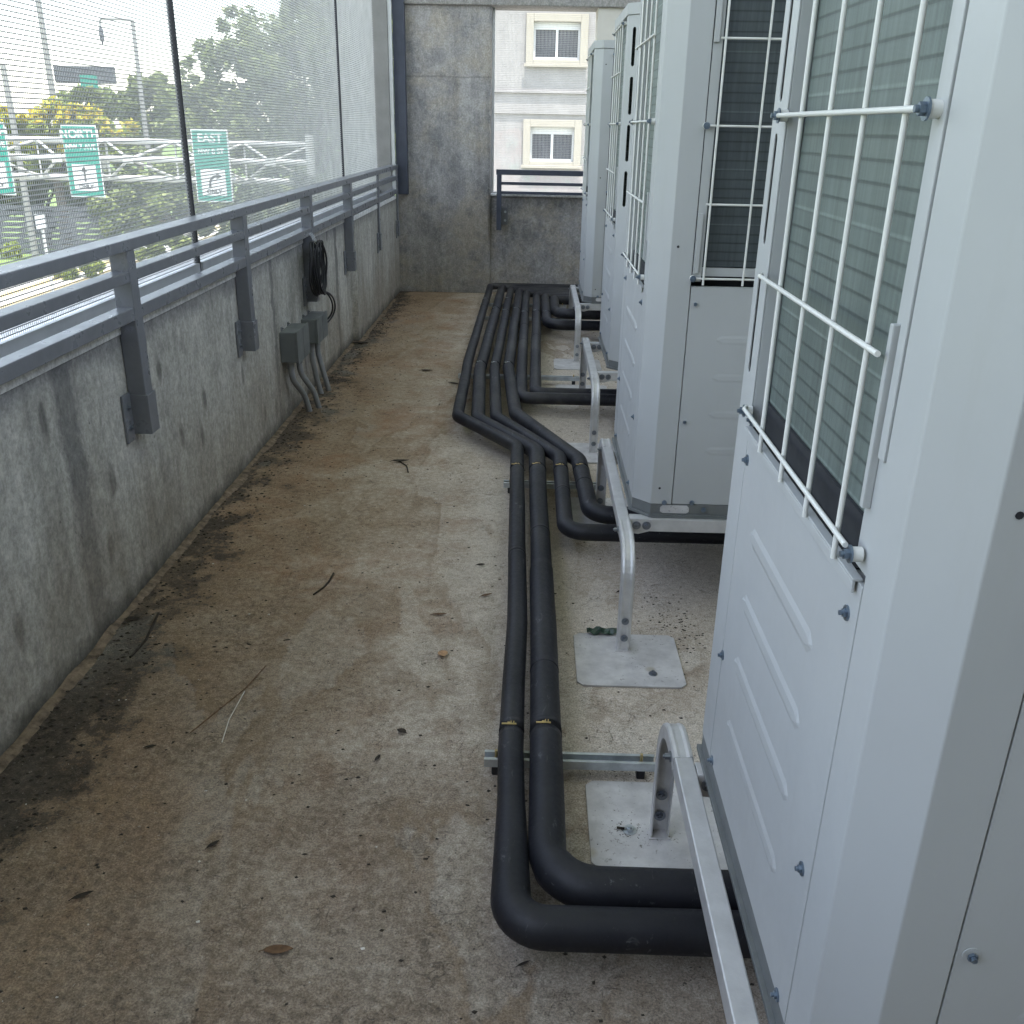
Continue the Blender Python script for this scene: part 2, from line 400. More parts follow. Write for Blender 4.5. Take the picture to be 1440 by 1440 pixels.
tag(mb.build('parapet_wall', 'column', bevel=.004), 'short low concrete wall at the far end, right of the wide column', 'wall')
mb = MB(); mb.box(-.4095, .56, 9.52, 9.80, .9255, .945)
tag(mb.build('wall_capping', 'pale', bevel=.003), 'short pale ledge capping on the low wall at the far end', 'ledge')
mb = MB(); mb.prism([(.545, 9.5), (2.4, 9.5), (2.4, 9.9), (.56, 9.9), (.56, 9.86), (.545, 9.84)], .0005, 5.1995)
tag(mb.build('plaster_wall', 'plaster', bevel=.004), 'beige plastered end wall rising behind the farthest units', 'wall')
mb = MB(); mb.box(-1.72, 2.35, 9.46, 9.86, 2.55, 5.1985)
tag(mb.build('ceiling_beam', 'slab', bevel=.01), 'concrete beam across the top of the far opening', 'beam')
mb = MB(); mb.box(-1.75, 2.6, -6.2, 10.1, 5.2, 5.5); struct(mb.build('unseen_ceiling', 'white_in'))  # unseen, raised so that more sky light comes in
mb = MB(); mb.box(2.0, 2.2, -3.19, 9.499, .0005, 2.9)  # stops short of the ceiling; gap above added to let sky light in
tag(mb.build('building_wall', 'plaster_in'), 'grey building wall running behind the row of outdoor units', 'wall')
mb = MB(); mb.box(-1.70, 2.0, -2.0, -1.8, .0005, 5.1995)  # unseen, moved close behind the viewer to darken the near faces
tag(mb.build('unseen_rear_wall', 'column'), 'unseen grey wall set close behind the viewer to keep light off the near faces', 'wall')
# ------------------------------------------------------------------ railings
def railing(name, label, group=None):
    t = thing(name, label, 'railing', (0, 0, 0))
    return t
rl = railing('railing', 'long slate grey metal railing with flat rails along the left parapet')
mb = MB(); mb.box(-1.362, -1.284, -5.9, 9.42, 1.160, 1.196); mb.build('top_rail', 'rail', rl, .003)
mb = MB(); mb.box(-1.345, -1.2905, -5.9, 9.42, 1.062, 1.098); mb.build('middle_rail', 'rail', rl, .003)
mb = MB(); mb.box(-1.345, -1.2905, -5.9, 9.42, .940, .982); mb.build('bottom_rail', 'rail', rl, .003)
for ys in (-3.2, -1.95, -.7, .55, 1.80, 3.04, 4.32, 5.66, 6.95, 8.20, 9.36):
    mb = MB(); off = .045 if ys > 7.1 else 0
    mb.box(-1.348+off, -1.288, ys, ys+.062, .575, 1.1595)
    p = mb.build('post', 'rail', rl, .003)
    mb = MB(); mb.box(-1.349+off, -1.281, ys-.005, ys+.067, .553, .69)
    mb.box(-1.349+off, -1.340+off, ys-.065, ys-.005, .535, .70)
    mb.build('bracket', 'rail', p, .002)
    mb = MB()
    for z in (.585, .655): hexbolt(mb, (-1.340+off, ys-.036, z), (1, 0, 0), .0065, .005)
    mb.build('bolt', 'bolt', p)
er = railing('railing', 'short dark railing across the far opening above the low end wall')
mb = MB(); mb.box(-.352, .53, 9.40, 9.45, 1.125, 1.172); mb.build('top_rail', 'navy', er, .002)
mb = MB(); mb.box(-.30, .53, 9.41, 9.445, 1.035, 1.062); mb.build('middle_rail', 'navy', er, .002)
mb = MB(); mb.box(-.30, .53, 9.41, 9.445, .952, .978); mb.build('bottom_rail', 'navy', er, .002)
mb = MB(); mb.box(-.345, -.30, 9.40, 9.455, .62, 1.1245); p = mb.build('post', 'navy', er, .002)
mb = MB(); mb.box(-.345, -.24, 9.540, 9.549, .66, .82); mb.box(-.345, -.30, 9.455, 9.54, .66, .82); mb.build('bracket', 'rail', p, .002)
mb = MB(); hexbolt(mb, (-.265, 9.54, .70), (0, -1, 0), .007); hexbolt(mb, (-.265, 9.54, .78), (0, -1, 0), .007); mb.build('bolt', 'galv', p)
# ------------------------------------------------------------------ woven screens
MX = -1.47
def weave(mb, a0, a1, z0, z1, P, pv=.0115, ph=.0138, wv=.0010, wh=.0019):
    # P(a, d, z): a along, d through
    n = int((a1-a0)/pv)
    for i in range(n):
        a = a0+(i+.5)*pv; w = wv
        vs = [P(a-w, 0, z0), P(a, -w, z0), P(a+w, 0, z0), P(a, w, z0), P(a-w, 0, z1), P(a, -w, z1), P(a+w, 0, z1), P(a, w, z1)]
        mb.add(vs, [(0, 1, 5, 4), (1, 2, 6, 5), (2, 3, 7, 6), (3, 0, 4, 7)])
    n = int((z1-z0)/ph); 
    for i in range(n):
        z = z0+(i+.5)*ph; w = wh; d = .0028
        L_ = max(2, int((a1-a0)/.5)); pr = None; vs = []
        for k in range(L_+1):
            a = a0+(a1-a0)*k/L_
            zz = z+.0035*noise.noise(Vector((a*.9, z*1.3, 3.1)))
            vs += [P(a, d-w, zz), P(a, d, zz+w), P(a, d+w, zz), P(a, d, zz-w)]
        fs = []
        for k in range(L_):
            for q in range(4):
                fs.append((k*4+q, k*4+(q+1) % 4, k*4+4+(q+1) % 4, k*4+4+q))
        mb.add(vs, fs)
labs = ['woven metal screen at the left, nearest panel before the first black seam', 'woven metal screen between the two black seams on the left side',
        'woven metal screen panel at the far left corner, beyond the thin second seam']
for i, (a0, a1) in enumerate(((.72, 4.17), (4.21, 7.62), (7.64, 9.34))):  # no panel behind the viewer, left open to admit more sky light
    s = thing('mesh_screen', labs[i], 'screen', (0, 0, 0), 'woven screens along the left opening')
    mb = MB(); weave(mb, a0, a1, .972, 5.19, lambda a, d, z: (MX+d, a, z)); mb.build('woven_mesh', 'mesh', s)
    mb = MB(); mb.box(MX-.02, MX+.02, a0, a1, .9295, .972); mb.box(MX-.03, MX+.045, a0, a1, .9295, .936); mb.build('bottom_channel', 'alum', s, .0015)
    if i < 2:
        w = .011 if i == 0 else .006
        mb = MB(); mb.box(MX-.008, MX+.012, a1+.02-w, a1+.02+w, .93, 5.19); mb.build('seam_batten', 'seam', s)
s = thing('end_frame', 'dark vertical frame with aluminium strip where the left screen meets the column', 'frame')
mb = MB(); mb.box(MX-.03, -1.337, 9.345, 9.40, .9295, 5.19); mb.build('side_channel', 'chan', s, .002)
mb = MB(); mb.box(-1.336, -1.302, 9.36, 9.40, .9295, 5.19); mb.build('strip', 'alum', s, .002)
mb = MB(); mb.box(-1.301, -1.195, 9.41, 9.498, .93, 5.19); mb.build('dark_plate', 'navy', s, .002)
s = thing('mesh_screen', 'woven metal screen filling the opening at the far end', 'screen')
mb = MB(); weave(mb, -.405, .54, .95, 2.55, lambda a, d, z: (a, 9.66+d, z), .0125, .0150, .0008, .0010); mb.build('woven_mesh', 'mesh', s)
mb = MB(); mb.box(-.4085, -.385, 9.64, 9.69, .9455, 2.55); mb.box(-.385, .545, 9.64, 9.69, .9455, .958); mb.build('frame', 'alum', s)
# ------------------------------------------------------------------ outdoor units
CH, UW, UD = .056, .94, .806
Z1, ZT = 1.665, 1.715
def rib(mb, face, a0, a1, z, h=.034, d=.0026):
    # pressed rib with sloped edges; face(a, out, z)
    b = .007; e = h*.5
    o = [(a0+e, z-h/2), (a1-e, z-h/2), (a1, z-h*.1), (a1, z+h*.1), (a1-e, z+h/2), (a0+e, z+h/2), (a0, z+h*.1), (a0, z-h*.1)]
    ca = (a0+a1)/2
    i_ = [(q[0]+(b if q[0] < ca else -b), z+(q[1]-z)*.45) for q in o]
    vs = [face(a, 0, zz) for a, zz in o]+[face(a, d, zz) for a, zz in i_]
    n = 8; mb.add(vs, [tuple(range(n, 2*n))]+[(k, (k+1) % n, n+(k+1) % n, n+k) for k in range(n)])
def slot(cx, z0, z1, w, n=8):
    r = w/2; out = []
    for k in range(n+1): a = math.pi*k/n; out.append((cx+r*math.cos(a), z1-r+r*math.sin(a)))
    for k in range(n+1): a = math.pi+math.pi*k/n; out.append((cx+r*math.cos(a), z0+r+r*math.sin(a)))
    return out
def corner_post(slotted):
    mb = MB(); c = CH; t_ = .004
    if not slotted:
        mb.prism([(c+.067, 0), (c, 0), (0, c), (0, c+.075), (.02, c+.075), (.02, c+.012), (c+.012, .02), (c+.067, .02)], .045, Z1)
    else:
        mb.prism([(c+.067, 0), (c+.001, 0), (c+.012, .02), (c+.067, .02)], .045, Z1)
        mb.prism([(0, c+.001), (0, c+.075), (.02, c+.075), (.02, c+.012)], .045, Z1)
        L_ = c*math.sqrt(2); d = .0028
        hs = [slot(L_/2, z, z+.165, .019) for z in (.82, 1.03, 1.24, 1.45)]
        mb.holes([(0, .045), (L_, .045), (L_, Z1), (0, Z1)], hs, lambda u, v, w: (c-u/math.sqrt(2)+w*.7071, u/math.sqrt(2)+w*.7071, v), d)
    return mb
def make_unit():
    u = thing('outdoor_unit', '', 'heat pump', (0, 0, 0), 'row of outdoor units on stands')
    c = CH
    # tray
    mb = MB(); e = .007
    mb.prism([(c-.004, -e), (UW, -e), (UW, UD+e), (-e, UD+e), (-e, c-.004)], 0, .010)
    mb.prism([(c+.004, -e-.004), (UW-.02, -e-.004), (UW-.02, -e), (c, -e), (-e, c), (-e-.004, c+.006)], .001, .006)
    mb.prism([(c, .001), (UW-.001, .001), (UW-.001, UD-.001), (.001, UD-.001), (.001, c)], .010, .0445)
    tr = mb.build('base_tray', 'tray', u, .0012)
    mb = MB(); mb.prism(slot(0, 0, 0, .1) if 0 else [(.088, .020), (.096, .014), (.174, .014), (.182, .020), (.182, .034), (.174, .041), (.096, .041), (.088, .034)], -.0012, .0008, 1); mb.build('handling_hole', 'pad', tr)
    mb = MB()
    for x, z in ((.10, .05), (.19, .052), (.23, .028)): hexbolt(mb, (x, -.001, z), (0, -1, 0), .005, .003)
    mb.build('screw', 'screw', tr)
    corner_post(False).build('corner_post', 'unit', u, .0016)
    # far left slotted post
    mb = MB(); ya, yb = .722, UD
    hs = [slot((ya+yb)/2+.006, z, z+.165, .018) for z in (.80, 1.01, 1.22, 1.43)]
    mb.holes([(ya, .045), (yb, .045), (yb, Z1), (ya, Z1)], hs, lambda a, z, w: (w, a, z), .003)
    mb.box(.0032, .026, ya, ya+.002, .7, Z1); mb.box(.0032, c+.066, yb-.002, yb, .045, Z1)
    mb.build('slotted_post', 'unit', u, .001)
    # right and rear sheets
    mb = MB(); mb.box(c+.067, UW, UD-.02, UD-.0005, .045, Z1); mb.box(UW-.02, UW, .002, UD-.02, .045, Z1); mb.box(UW-.07, UW-.0205, 0, .02, .045, Z1)
    mb.build('rear_panel', 'unit2', u, .001)
    mb = MB(); mb.box(.125, UW-.022, .105, UD-.022, .05, Z1-.01); mb.box(.0905, .1245, .105, UD-.022, .05, Z1-.01); mb.build('shade_filler', 'dark', u)  # near-black block, paints the shade inside the unit and stops see-through
    # left face: lower panel with pressed ribs
    y0, y1 = c+.0785, .7205
    mb = MB(); mb.box(.0005, .02, y0, y1, .046, .716)
    mb.box(-.007, .005, y0+.012, y1, .7165, .7205); mb.box(-.007, -.003, y0+.012, y1, .703, .7165)
    for z in (.565, .445, .325, .195): rib(mb, lambda a, d, zz: (.0005-d, a, zz), .26, .625, z)
    pn = mb.build('left_panel', 'unit', u, .001)
    mb = MB()
    for y, z in ((.165, .668), (.165, .29), (.175, .052), (.707, .665), (.707, .735), (.715, .28), (.70, .055)): hexbolt(mb, (.0005, y, z), (-1, 0, 0), .0056, .0035)
    mb.build('screw', 'screw', pn)
    # left coil, frame strip, guard
    mb = MB(); mb.box(.027, .088, .10, .715, .70, Z1); cl = mb.build('left_coil', 'coil', u)
    mb = MB(); mb.box(.0215, .0265, .12, .715, .70, .765); mb.box(.0015, .0195, .178, .719, .7175, .719); mb.build('gap_shade', 'dark', cl)  # near-black strips painting the shade between sill and coil
    mb = MB(); mb.box(.0035, .0065, y0, .176, .727, Z1); mb.box(.0065, .0265, .1735, .176, .727, Z1)
    mb.box(-.006, .0035, .158, .168, .80, 1.0); mb.box(-.0005, .0035, y0+.002, y0+.02, .86, 1.55)
    mb.build('left_guard_frame', 'unit', u, .0012)
    g = MB(); X = -.011
    for y in (.206, .331, .461, .592): g.tube([(X, y, .718), (X, y, 1.655)], .0036, 8)
    for z in (.756, .97, 1.20, 1.43, 1.64): g.tube([(X-.006, .158, z), (X-.006, .70, z), (X, .712, z)], .0034, 8)
    gg = g.build('left_guard', 'wire', u)
    mb = MB()
    for y in (.152, .716):
        for z in (.748, 1.20, 1.64):
            mb.cyl((.0, y, z), (-1, 0, 0), .0085, .012, 14, True, True); 
    mb.build('standoff', 'wire', gg)
    mb = MB()
    for y in (.152, .716):
        for z in (.748, 1.20, 1.64): hexbolt(mb, (-.012, y, z), (-1, 0, 0), .0062, .006)
    mb.build('bolt', 'screw', gg)
    # near face
    x0, x1 = c+.0695, UW-.0705
    mb = MB(); mb.box(x0, x1, .0015, .02, .046, .745)
    for z in (.586, .468, .35, .23): rib(mb, lambda a, d, zz: (a, .0015-d, zz), .215, .46, z, .028, .0009); rib(mb, lambda a, d, zz: (a, .0015-d, zz), .52, .76, z, .028, .0009)
    pn = mb.build('near_panel', 'unit2', u, .001)
    mb = MB()
    for x in (.142, x1-.02):
        for z in (.694, .325):
            mb.cyl((x, .0014, z), (0, -1, 0), .0105, .0012, 18, False, True)
    mb.build('washer', 'unit', pn)
    mb = MB()
    for x in (.142, x1-.02):
        for z in (.694, .325): hexbolt(mb, (x, .0002, z), (0, -1, 0), .006, .003, False)
    mb.build('screw', 'screw', pn)
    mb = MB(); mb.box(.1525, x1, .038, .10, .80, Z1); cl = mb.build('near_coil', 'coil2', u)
    mb = MB(); mb.box(.1525, x1, .034, .045, .772, .797); mb.build('coil_rail', 'unit2', cl)
    mb = MB(); mb.mark(); mb.box(x1-.03, x1, .003, .0055, .76, Z1); mb.mark(); mb.box(x0, .152, .003, .0055, .76, Z1); mb.box(.150, .152, .0055, .062, .76, Z1)
    mb.box(.126, .141, -.006, .003, .785, .955); mb.box(.126, .141, -.006, .003, 1.40, 1.60)
    mb.build('near_guard_frame', 'unit2', u, .0012)
    g = MB(); Y = -.011
    xs = [.157+.117*k for k in range(6)]
    for x in xs: g.tube([(x, Y, .752), (x, Y, 1.655)], .0034, 8)
    for z in (.77, .98, 1.19, 1.41, 1.63): g.tube([(.130 if z in (.77, 1.19, 1.63) else .145, Y+.005, z), (x1-.02, Y+.005, z)], .0032, 8)
    gg = g.build('near_guard', 'wire', u)
    mb = MB()
    for x in (.126, x1-.015):
        for z in (.77, 1.19, 1.63): mb.cyl((x, .0, z), (0, -1, 0), .0095, .012, 14, True, True)
    mb.build('standoff', 'wire', gg)
    mb = MB()
    for x in (.126, x1-.015):
        for z in (.77, 1.19, 1.63): hexbolt(mb, (x, -.012, z), (0, -1, 0), .0055, .003)
    mb.build('bolt', 'screw', gg)
    # lid with fan ring
    mb = MB(); e = .006
    mb.prism([(c-e*.4, -e), (UW+e, -e), (UW+e, UD+e), (-e, UD+e), (-e, c-e*.4)], Z1+.001, ZT); ld = mb.build('lid', 'unit', u, .003)
    mb = MB(); cx, cy = UW/2, UD/2
    ring = [(cx+.31*math.cos(a*math.pi/24), cy+.31*math.sin(a*math.pi/24)) for a in range(48)]
    mb.tube([(x, y, ZT+.05) for x, y in ring]+[(ring[0][0], ring[0][1], ZT+.05)], .012, 8, False)
    for k in range(12):
        a = k*math.pi/6; mb.tube([(cx, cy, ZT+.06), (cx+.31*math.cos(a), cy+.31*math.sin(a), ZT+.05)], .0035, 6)
    mb.cyl((cx, cy, ZT), (0, 0, 1), .29, .04, 40)
    mb.build('fan_guard', 'wire', ld)
    mb = MB(); mb.cyl((c+.02, -.0003, 1.57), (0, -1, 0), .004, .0006, 10, True, True); mb.cyl((c+.02, -.0003, .86), (0, -1, 0), .004, .0006, 10, True, True); mb.cyl((c+.025, -.0003, .10), (0, -1, 0), .004, .0006, 10, True, True)
    mb.build('plug', 'seam', u)
    return u
U = make_unit()
ulabs = ['ivory outdoor unit nearest the viewer, filling the right edge',
         'second ivory outdoor unit from the viewer, its dark shaded grille facing us', 'third ivory outdoor unit from the viewer, with long slots down its corner',
         'farthest ivory outdoor unit, by the end wall, plain corner']
upos = [(.373, .794, .372), (.355, 2.85, .372), (.424, 4.845, .372), (.388, 6.875, .372)]
units = [U]; U.location = upos[0]; U['label'] = ulabs[0]
for k in (1, 2, 3): units.append(dup(U, upos[k], ulabs[k]))
me3 = corner_post(True).build('corner_post_tmp', 'unit')
for ch in units[2].children:
    if ch.name.startswith('corner_post'): ch.data = me3.data
    if ch.name.startswith('plug'): bpy.data.objects.remove(ch)
bpy.data.objects.remove(me3)
# ------------------------------------------------------------------ stands
BT = .372
def chan_sweep(mb, path, side, w=.042, d=.034, th=.0035):
    # U channel with rounded back, swept along path; 'side' = vector list pointing to the back of the channel
    n = len(path); prof = []
    # (a across X, b towards back)
    prof = [(-w/2, -d), (-w/2, -.006), (-w/2+.003, -.0015), (-w/2+.009, 0), (-.006, -.0022), (.006, -.0022), (w/2-.009, 0), (w/2-.003, -.0015), (w/2, -.006), (w/2, -d)]
    inner = [(w/2-th, -d), (w/2-th, -.009), (-w/2+th, -.009), (-w/2+th, -d)]
    P_ = prof+inner; m_ = len(P_); vs = []
    for p, s_ in zip(path, side):
        for a, b in P_: vs.append(Vector(p)+Vector((1, 0, 0))*a+Vector(s_)*b)
    fs = []
    for i in range(n-1):
        for k in range(m_): fs.append((i*m_+k, i*m_+(k+1) % m_, (i+1)*m_+(k+1) % m_, (i+1)*m_+k))
    fs.append(tuple(range(m_))[::-1]); fs.append(tuple(range((n-1)*m_, n*m_)))
    mb.add(vs, fs)
def stand(X, j0, j1, l0, l1, label, pads):
    s = thing('unit_stand', label, 'equipment stand', (X, 0, 0), 'steel stands under the outdoor units')
    mb = MB(); mb.box(-.019, .019, j0-.01, j1+.01, BT-.043, BT-.002); mb.build('beam', 'stand', s, .003)
    for (j, l, sg, pd) in ((j0, l0, -1, pads[0]), (j1, l1, 1, pads[1])):
        # sg: outward direction along Y
        r = .135; path = []; sd = []
        for z in (.008, .06, .12, .18, BT+.001-r): path.append((0, l, z)); sd.append((0, sg, 0))
        cy, cz = l-sg*r, BT+.001-r
        for k in range(1, 11):
            a = k/10*math.pi/2; path.append((0, cy+sg*r*math.cos(a), cz+r*math.sin(a))); sd.append((0, sg*math.cos(a), math.sin(a)))
        path.append((0, j, BT+.001)); sd.append((0, 0, 1))
        lg = MB(); chan_sweep(lg, path, sd); lo = lg.build('leg', 'stand', s)
        for p_ in lo.data.polygons: p_.use_smooth = False
        b = MB()
        yi = l-sg*.012
        for z in (.055, .115): hexbolt(b, (0, yi, z), (0, -sg, 0), .008, .007); hexbolt(b, (0, l+.0*sg, z), (0, sg, 0), .007, .004)
        hexbolt(b, (-.0215, j+sg*.03, BT-.022), (-1, 0, 0), .007, .010)
        b.build('bolt', 'bolt', lo)
        pm = MB(); x0, x1 = pads[2]; y0, y1 = pd; k = .018
        pm.prism([(x0+k, y0), (x1-k, y0), (x1, y0+k), (x1, y1-k), (x1-k, y1), (x0+k, y1), (x0, y1-k), (x0, y0+k)], .001, .007)
        pm.box(-.026, .026, l-sg*.018-.022, l-sg*.018+.022, .007, .0095)
        fp = pm.build('foot_plate', 'pad', s, .001)
        # cross channel carrying the unit
        y = j-sg*.035
        cm = MB(); x1c = UW+.12
        cm.box(.0195, x1c, y-.021, y+.021, BT-.004, BT-.001)
        cm.box(.0195, x1c, y-.021, y-.018, BT-.045, BT-.004); cm.box(.0195, x1c, y+.018, y+.021, BT-.045, BT-.004)
        cm.prism([(.0195, BT-.045), (.0195, BT-.052), (.05, BT-.055), (.085, BT-.045)], y-.021, y-.018, 1)
        cb = cm.build('cross_channel', 'stand', s, .0012)
        b = MB()
        for x in (.042, .075): hexbolt(b, (x, y-.021, BT-.024), (0, -1, 0), .0085, .006)
        b.build('bolt', 'bolt', cb)
        # right hand leg far under the unit
        rg = MB(); rg.box(x1c-.04, x1c, y-.02, y+.02, .008, BT-.046); rg.build('rear_leg', 'stand', s, .002)
    return s
px = (-.165, .165)
stand(.336, .79, 1.575, .58, 1.785, 'pale steel stand under the nearest unit, running out of view', ((.43, .735), (1.65, 1.955), px))
stand(.325, 2.815, 3.57, 2.60, 3.79, 'pale steel stand under the second unit, with a scuffed foot plate', ((2.40, 2.71), (3.63, 3.94), (-.155, .175)))
stand(.343, 4.785, 5.575, 4.57, 5.79, 'pale steel stand under the third unit', ((4.42, 4.73), (5.63, 5.94), px))
stand(.343, 6.83, 7.64, 6.60, 7.85, 'pale steel stand under the farthest unit', ((6.36, 6.67), (7.70, 8.0), px))
a = thing('anchor_bolt', 'small anchor bolt near the front edge of the second stand foot plate', 'bolt', (.405, 2.47, .007))
mb = MB(); hexbolt(mb, (0, 0, 0), (0, 0, 1), .008, .006); mb.build('bolt_head', 'bolt', a)
a = thing('anchor_bolt', 'rust ringed anchor bolt in the nearest foot plate', 'bolt', (.268, 1.775, .007))
mb = MB(); hexbolt(mb, (0, 0, 0), (0, 0, 1), .010, .008); mb.build('bolt_head', 'galv', a)
mb = MB(); mb.tube([(-.03, .004, .004), (-.012, 0, .005)], .003, 6); mb.build('pin', 'leaf_dark', a)
mb = MB(); tp = onz(846, 890, .008); rr_ = random.Random(5); nn_ = 9
vs = [(tp.x-.05+.10*i/nn_, tp.y-.018+.036*j/3+rr_.uniform(-.004, .004), .009+rr_.uniform(0, .012)) for i in range(nn_+1) for j in range(4)]
mb.add(vs, [(i*4+j, i*4+4+j, i*4+5+j, i*4+1+j) for i in range(nn_) for j in range(3)])
o = mb.build('tape_scrap', simple('dark green tape', (.02, .045, .03), .3, var=.3)); sm_ = o.modifiers.new('solid', 'SOLIDIFY'); sm_.thickness = .001
tag(o, 'crumpled dark green tape scrap on the corner of the second stand foot plate', 'tape')
# ------------------------------------------------------------------ insulated pipes
def resample(pts, step=.03):
    out = [Vector(pts[0])]
    for a, b in zip(pts[:-1], pts[1:]):
        a = Vector(a); b = Vector(b); L_ = (b-a).length; n = max(1, int(L_/step))
        for k in range(1, n+1): out.append(a+(b-a)*k/n)
    return out
def pipe(pts, rr, r, label, clamps, seed, rh=None, seams=()):
    path = resample(fillet(pts, rr, 9), .02)
    # keep only useful samples, cut in narrow gaps at the clamps
    cl = []; P_ = []; Rr = []
    for i, p in enumerate(path):
        k = r(p) if callable(r) else r
        k *= 1+.035*noise.noise(Vector((p.x*3+seed, p.y*2.2, seed*.7)))
        for s_ in seams:
            if p.y > s_ and abs(p.x) < 2: k *= 1.0 if True else 1
        P_.append(p+Vector((noise.noise(Vector((seed, p.y*1.3, 0)))*.005, 0, noise.noise(Vector((seed, p.y*1.1, 5)))*.003))); Rr.append(k)
    run = []; rads = []
    for i in range(len(P_)-1):
        run.append(P_[i]); rads.append(Rr[i])
        for cy in clamps:
            if (P_[i].y-cy)*(P_[i+1].y-cy) < 0 and abs(P_[i].x-P_[i+1].x) < .01:
                d = (P_[i+1]-P_[i]).normalized(); f = (cy-P_[i].y)/(P_[i+1].y-P_[i].y); c_ = P_[i].lerp(P_[i+1], f); k = Rr[i]
                for t_, q in ((-.0115, .97), (-.010, 1.03), (-.0095, .62), (.0095, .62), (.010, 1.03), (.0115, .97)): run.append(c_+d*t_); rads.append(k*q)
                cl.append((c_, k))
        for s_ in seams:
            if (P_[i].y-s_)*(P_[i+1].y-s_) <= 0 and abs(P_[i].x-P_[i+1].x) < .01:
                d = (P_[i+1]-P_[i]).normalized(); f = (s_-P_[i].y)/(P_[i+1].y-P_[i].y); c_ = P_[i].lerp(P_[i+1], f); k = Rr[i]
                for t_, q in ((-.003, 1.0), (-.0025, .955), (.0, .955), (.0005, 1.03), (.004, 1.03)): run.append(c_+d*t_); rads.append(k*q)
    run.append(P_[-1]); rads.append(Rr[-1])
    mb = MB(); mb.tube(run, rads, 24)
    t = thing('insulated_pipe', label, 'pipe', (0, 0, 0), 'black insulated refrigerant pipes')
    mb.build('insulation', 'ins', t)
    for c_, k in cl:
        mb = MB(); mb.box(c_.x-.003, c_.x-.0005, c_.y-.008, c_.y+.008, c_.z+k*.6, c_.z+k*1.0); mb.box(c_.x+.004, c_.x+.0065, c_.y-.008, c_.y+.008, c_.z+k*.6, c_.z+k*1.0)
        mb.tube([(c_.x-.026, c_.y, c_.z+k*.88), (c_.x+.012, c_.y, c_.z+k*.88)], .0028, 8); mb.tube([(c_.x-.011, c_.y, c_.z+k*.88), (c_.x-.004, c_.y, c_.z+k*.88)], .006, 6, True, False)
        mb.build('clamp', 'brass' if c_.y < 5 else 'galv', t)
    return t
ZC = .098
def rad1(p): return .042-.0095*min(1, max(0, (p.y-1.42)/.35)) if p.y < 2.2 else .0325
CL = (2.02, 4.03, 6.0)
pipe([(.95, 1.387, ZC), (-.006, 1.387, ZC), (-.022, 1.95, ZC), (-.016, 2.6, ZC), (-.046, 4.36, ZC), (-.372, 4.86, ZC), (-.402, 6.0, ZC), (-.395, 9.34, ZC), (.95, 9.34, ZC)],
     [.075, .5, 2, .16, .09, 1, .07], lambda p: rad1(p), 'black insulated pipe, outermost on the left, turning right in the foreground', CL+(8.45,), 1, seams=(3.1, 7.2, 8.1))
pipe([(.95, 1.492, ZC), (.066, 1.492, ZC), (.069, 2.6, ZC), (.049, 4.30, ZC), (-.262, 4.80, ZC), (-.312, 5.9, ZC), (-.277, 9.24, ZC), (.95, 9.24, ZC)],
     [.11, 2, .17, .10, 1, .07], lambda p: .0455 if p.y < 1.56 else (.0415 if p.y < 3 else .0385), 'thick scuffed black insulated pipe, inner of the two long foreground pipes', CL+(7.98,), 2, seams=(2.32, 3.3, 6.9, 7.7))
pipe([(1.1, 3.335, ZC), (.165, 3.335, ZC), (.157, 4.22, ZC), (-.165, 4.86, ZC), (-.220, 5.9, ZC), (-.19, 9.14, ZC), (.95, 9.14, ZC)],
     [.08, .17, .10, 1, .06], .0335, 'third black insulated pipe from the left, lower one turning under the second unit', CL[1:]+(7.9, 8.5), 3, seams=(3.75, 7.1, 7.5))
pipe([(1.1, 3.515, ZC), (.268, 3.515, ZC), (.250, 4.18, ZC), (-.062, 4.92, ZC), (-.131, 5.95, ZC), (-.105, 9.04, ZC), (.95, 9.04, ZC)],
     [.09, .17, .10, 1, .06], .0375, 'fourth black insulated pipe from the left, upper one turning under the second unit', CL[1:]+(7.98,), 4, seams=(3.85,))
pipe([(1.1, 5.255, ZC), (-.036, 5.255, ZC), (-.043, 6.0, ZC), (-.04, 8.94, ZC), (.95, 8.94, ZC)], [.06, 1, .06], .0345,
     'fifth black insulated pipe from the left, lower one turning under the third unit', CL[2:]+(7.85,), 5, seams=(6.75, 7.3))
pipe([(1.1, 5.365, ZC), (.045, 5.365, ZC), (.046, 6.0, ZC), (.061, 8.84, ZC), (.95, 8.84, ZC)], [.06, 1, .06], .0365,
     'sixth black insulated pipe from the left, dusty, upper one turning under the third unit', CL[2:]+(7.9,), 6, seams=(6.9, 8.7))
pipe([(1.1, 7.40, ZC+.01), (.140, 7.40, ZC+.01), (.137, 8.73, ZC), (.95, 8.73, ZC)], [.14, .05], .040,
     'seventh black insulated pipe, lower bend before the farthest unit', (7.8,), 7)
pipe([(1.1, 7.55, ZC+.07), (.25, 7.55, ZC+.07), (.215, 8.0, ZC+.01), (.217, 8.63, ZC), (.95, 8.63, ZC)], [.10, .3, .05], .042,
     'eighth black insulated pipe, upper bend nearest the farthest unit', (), 8)
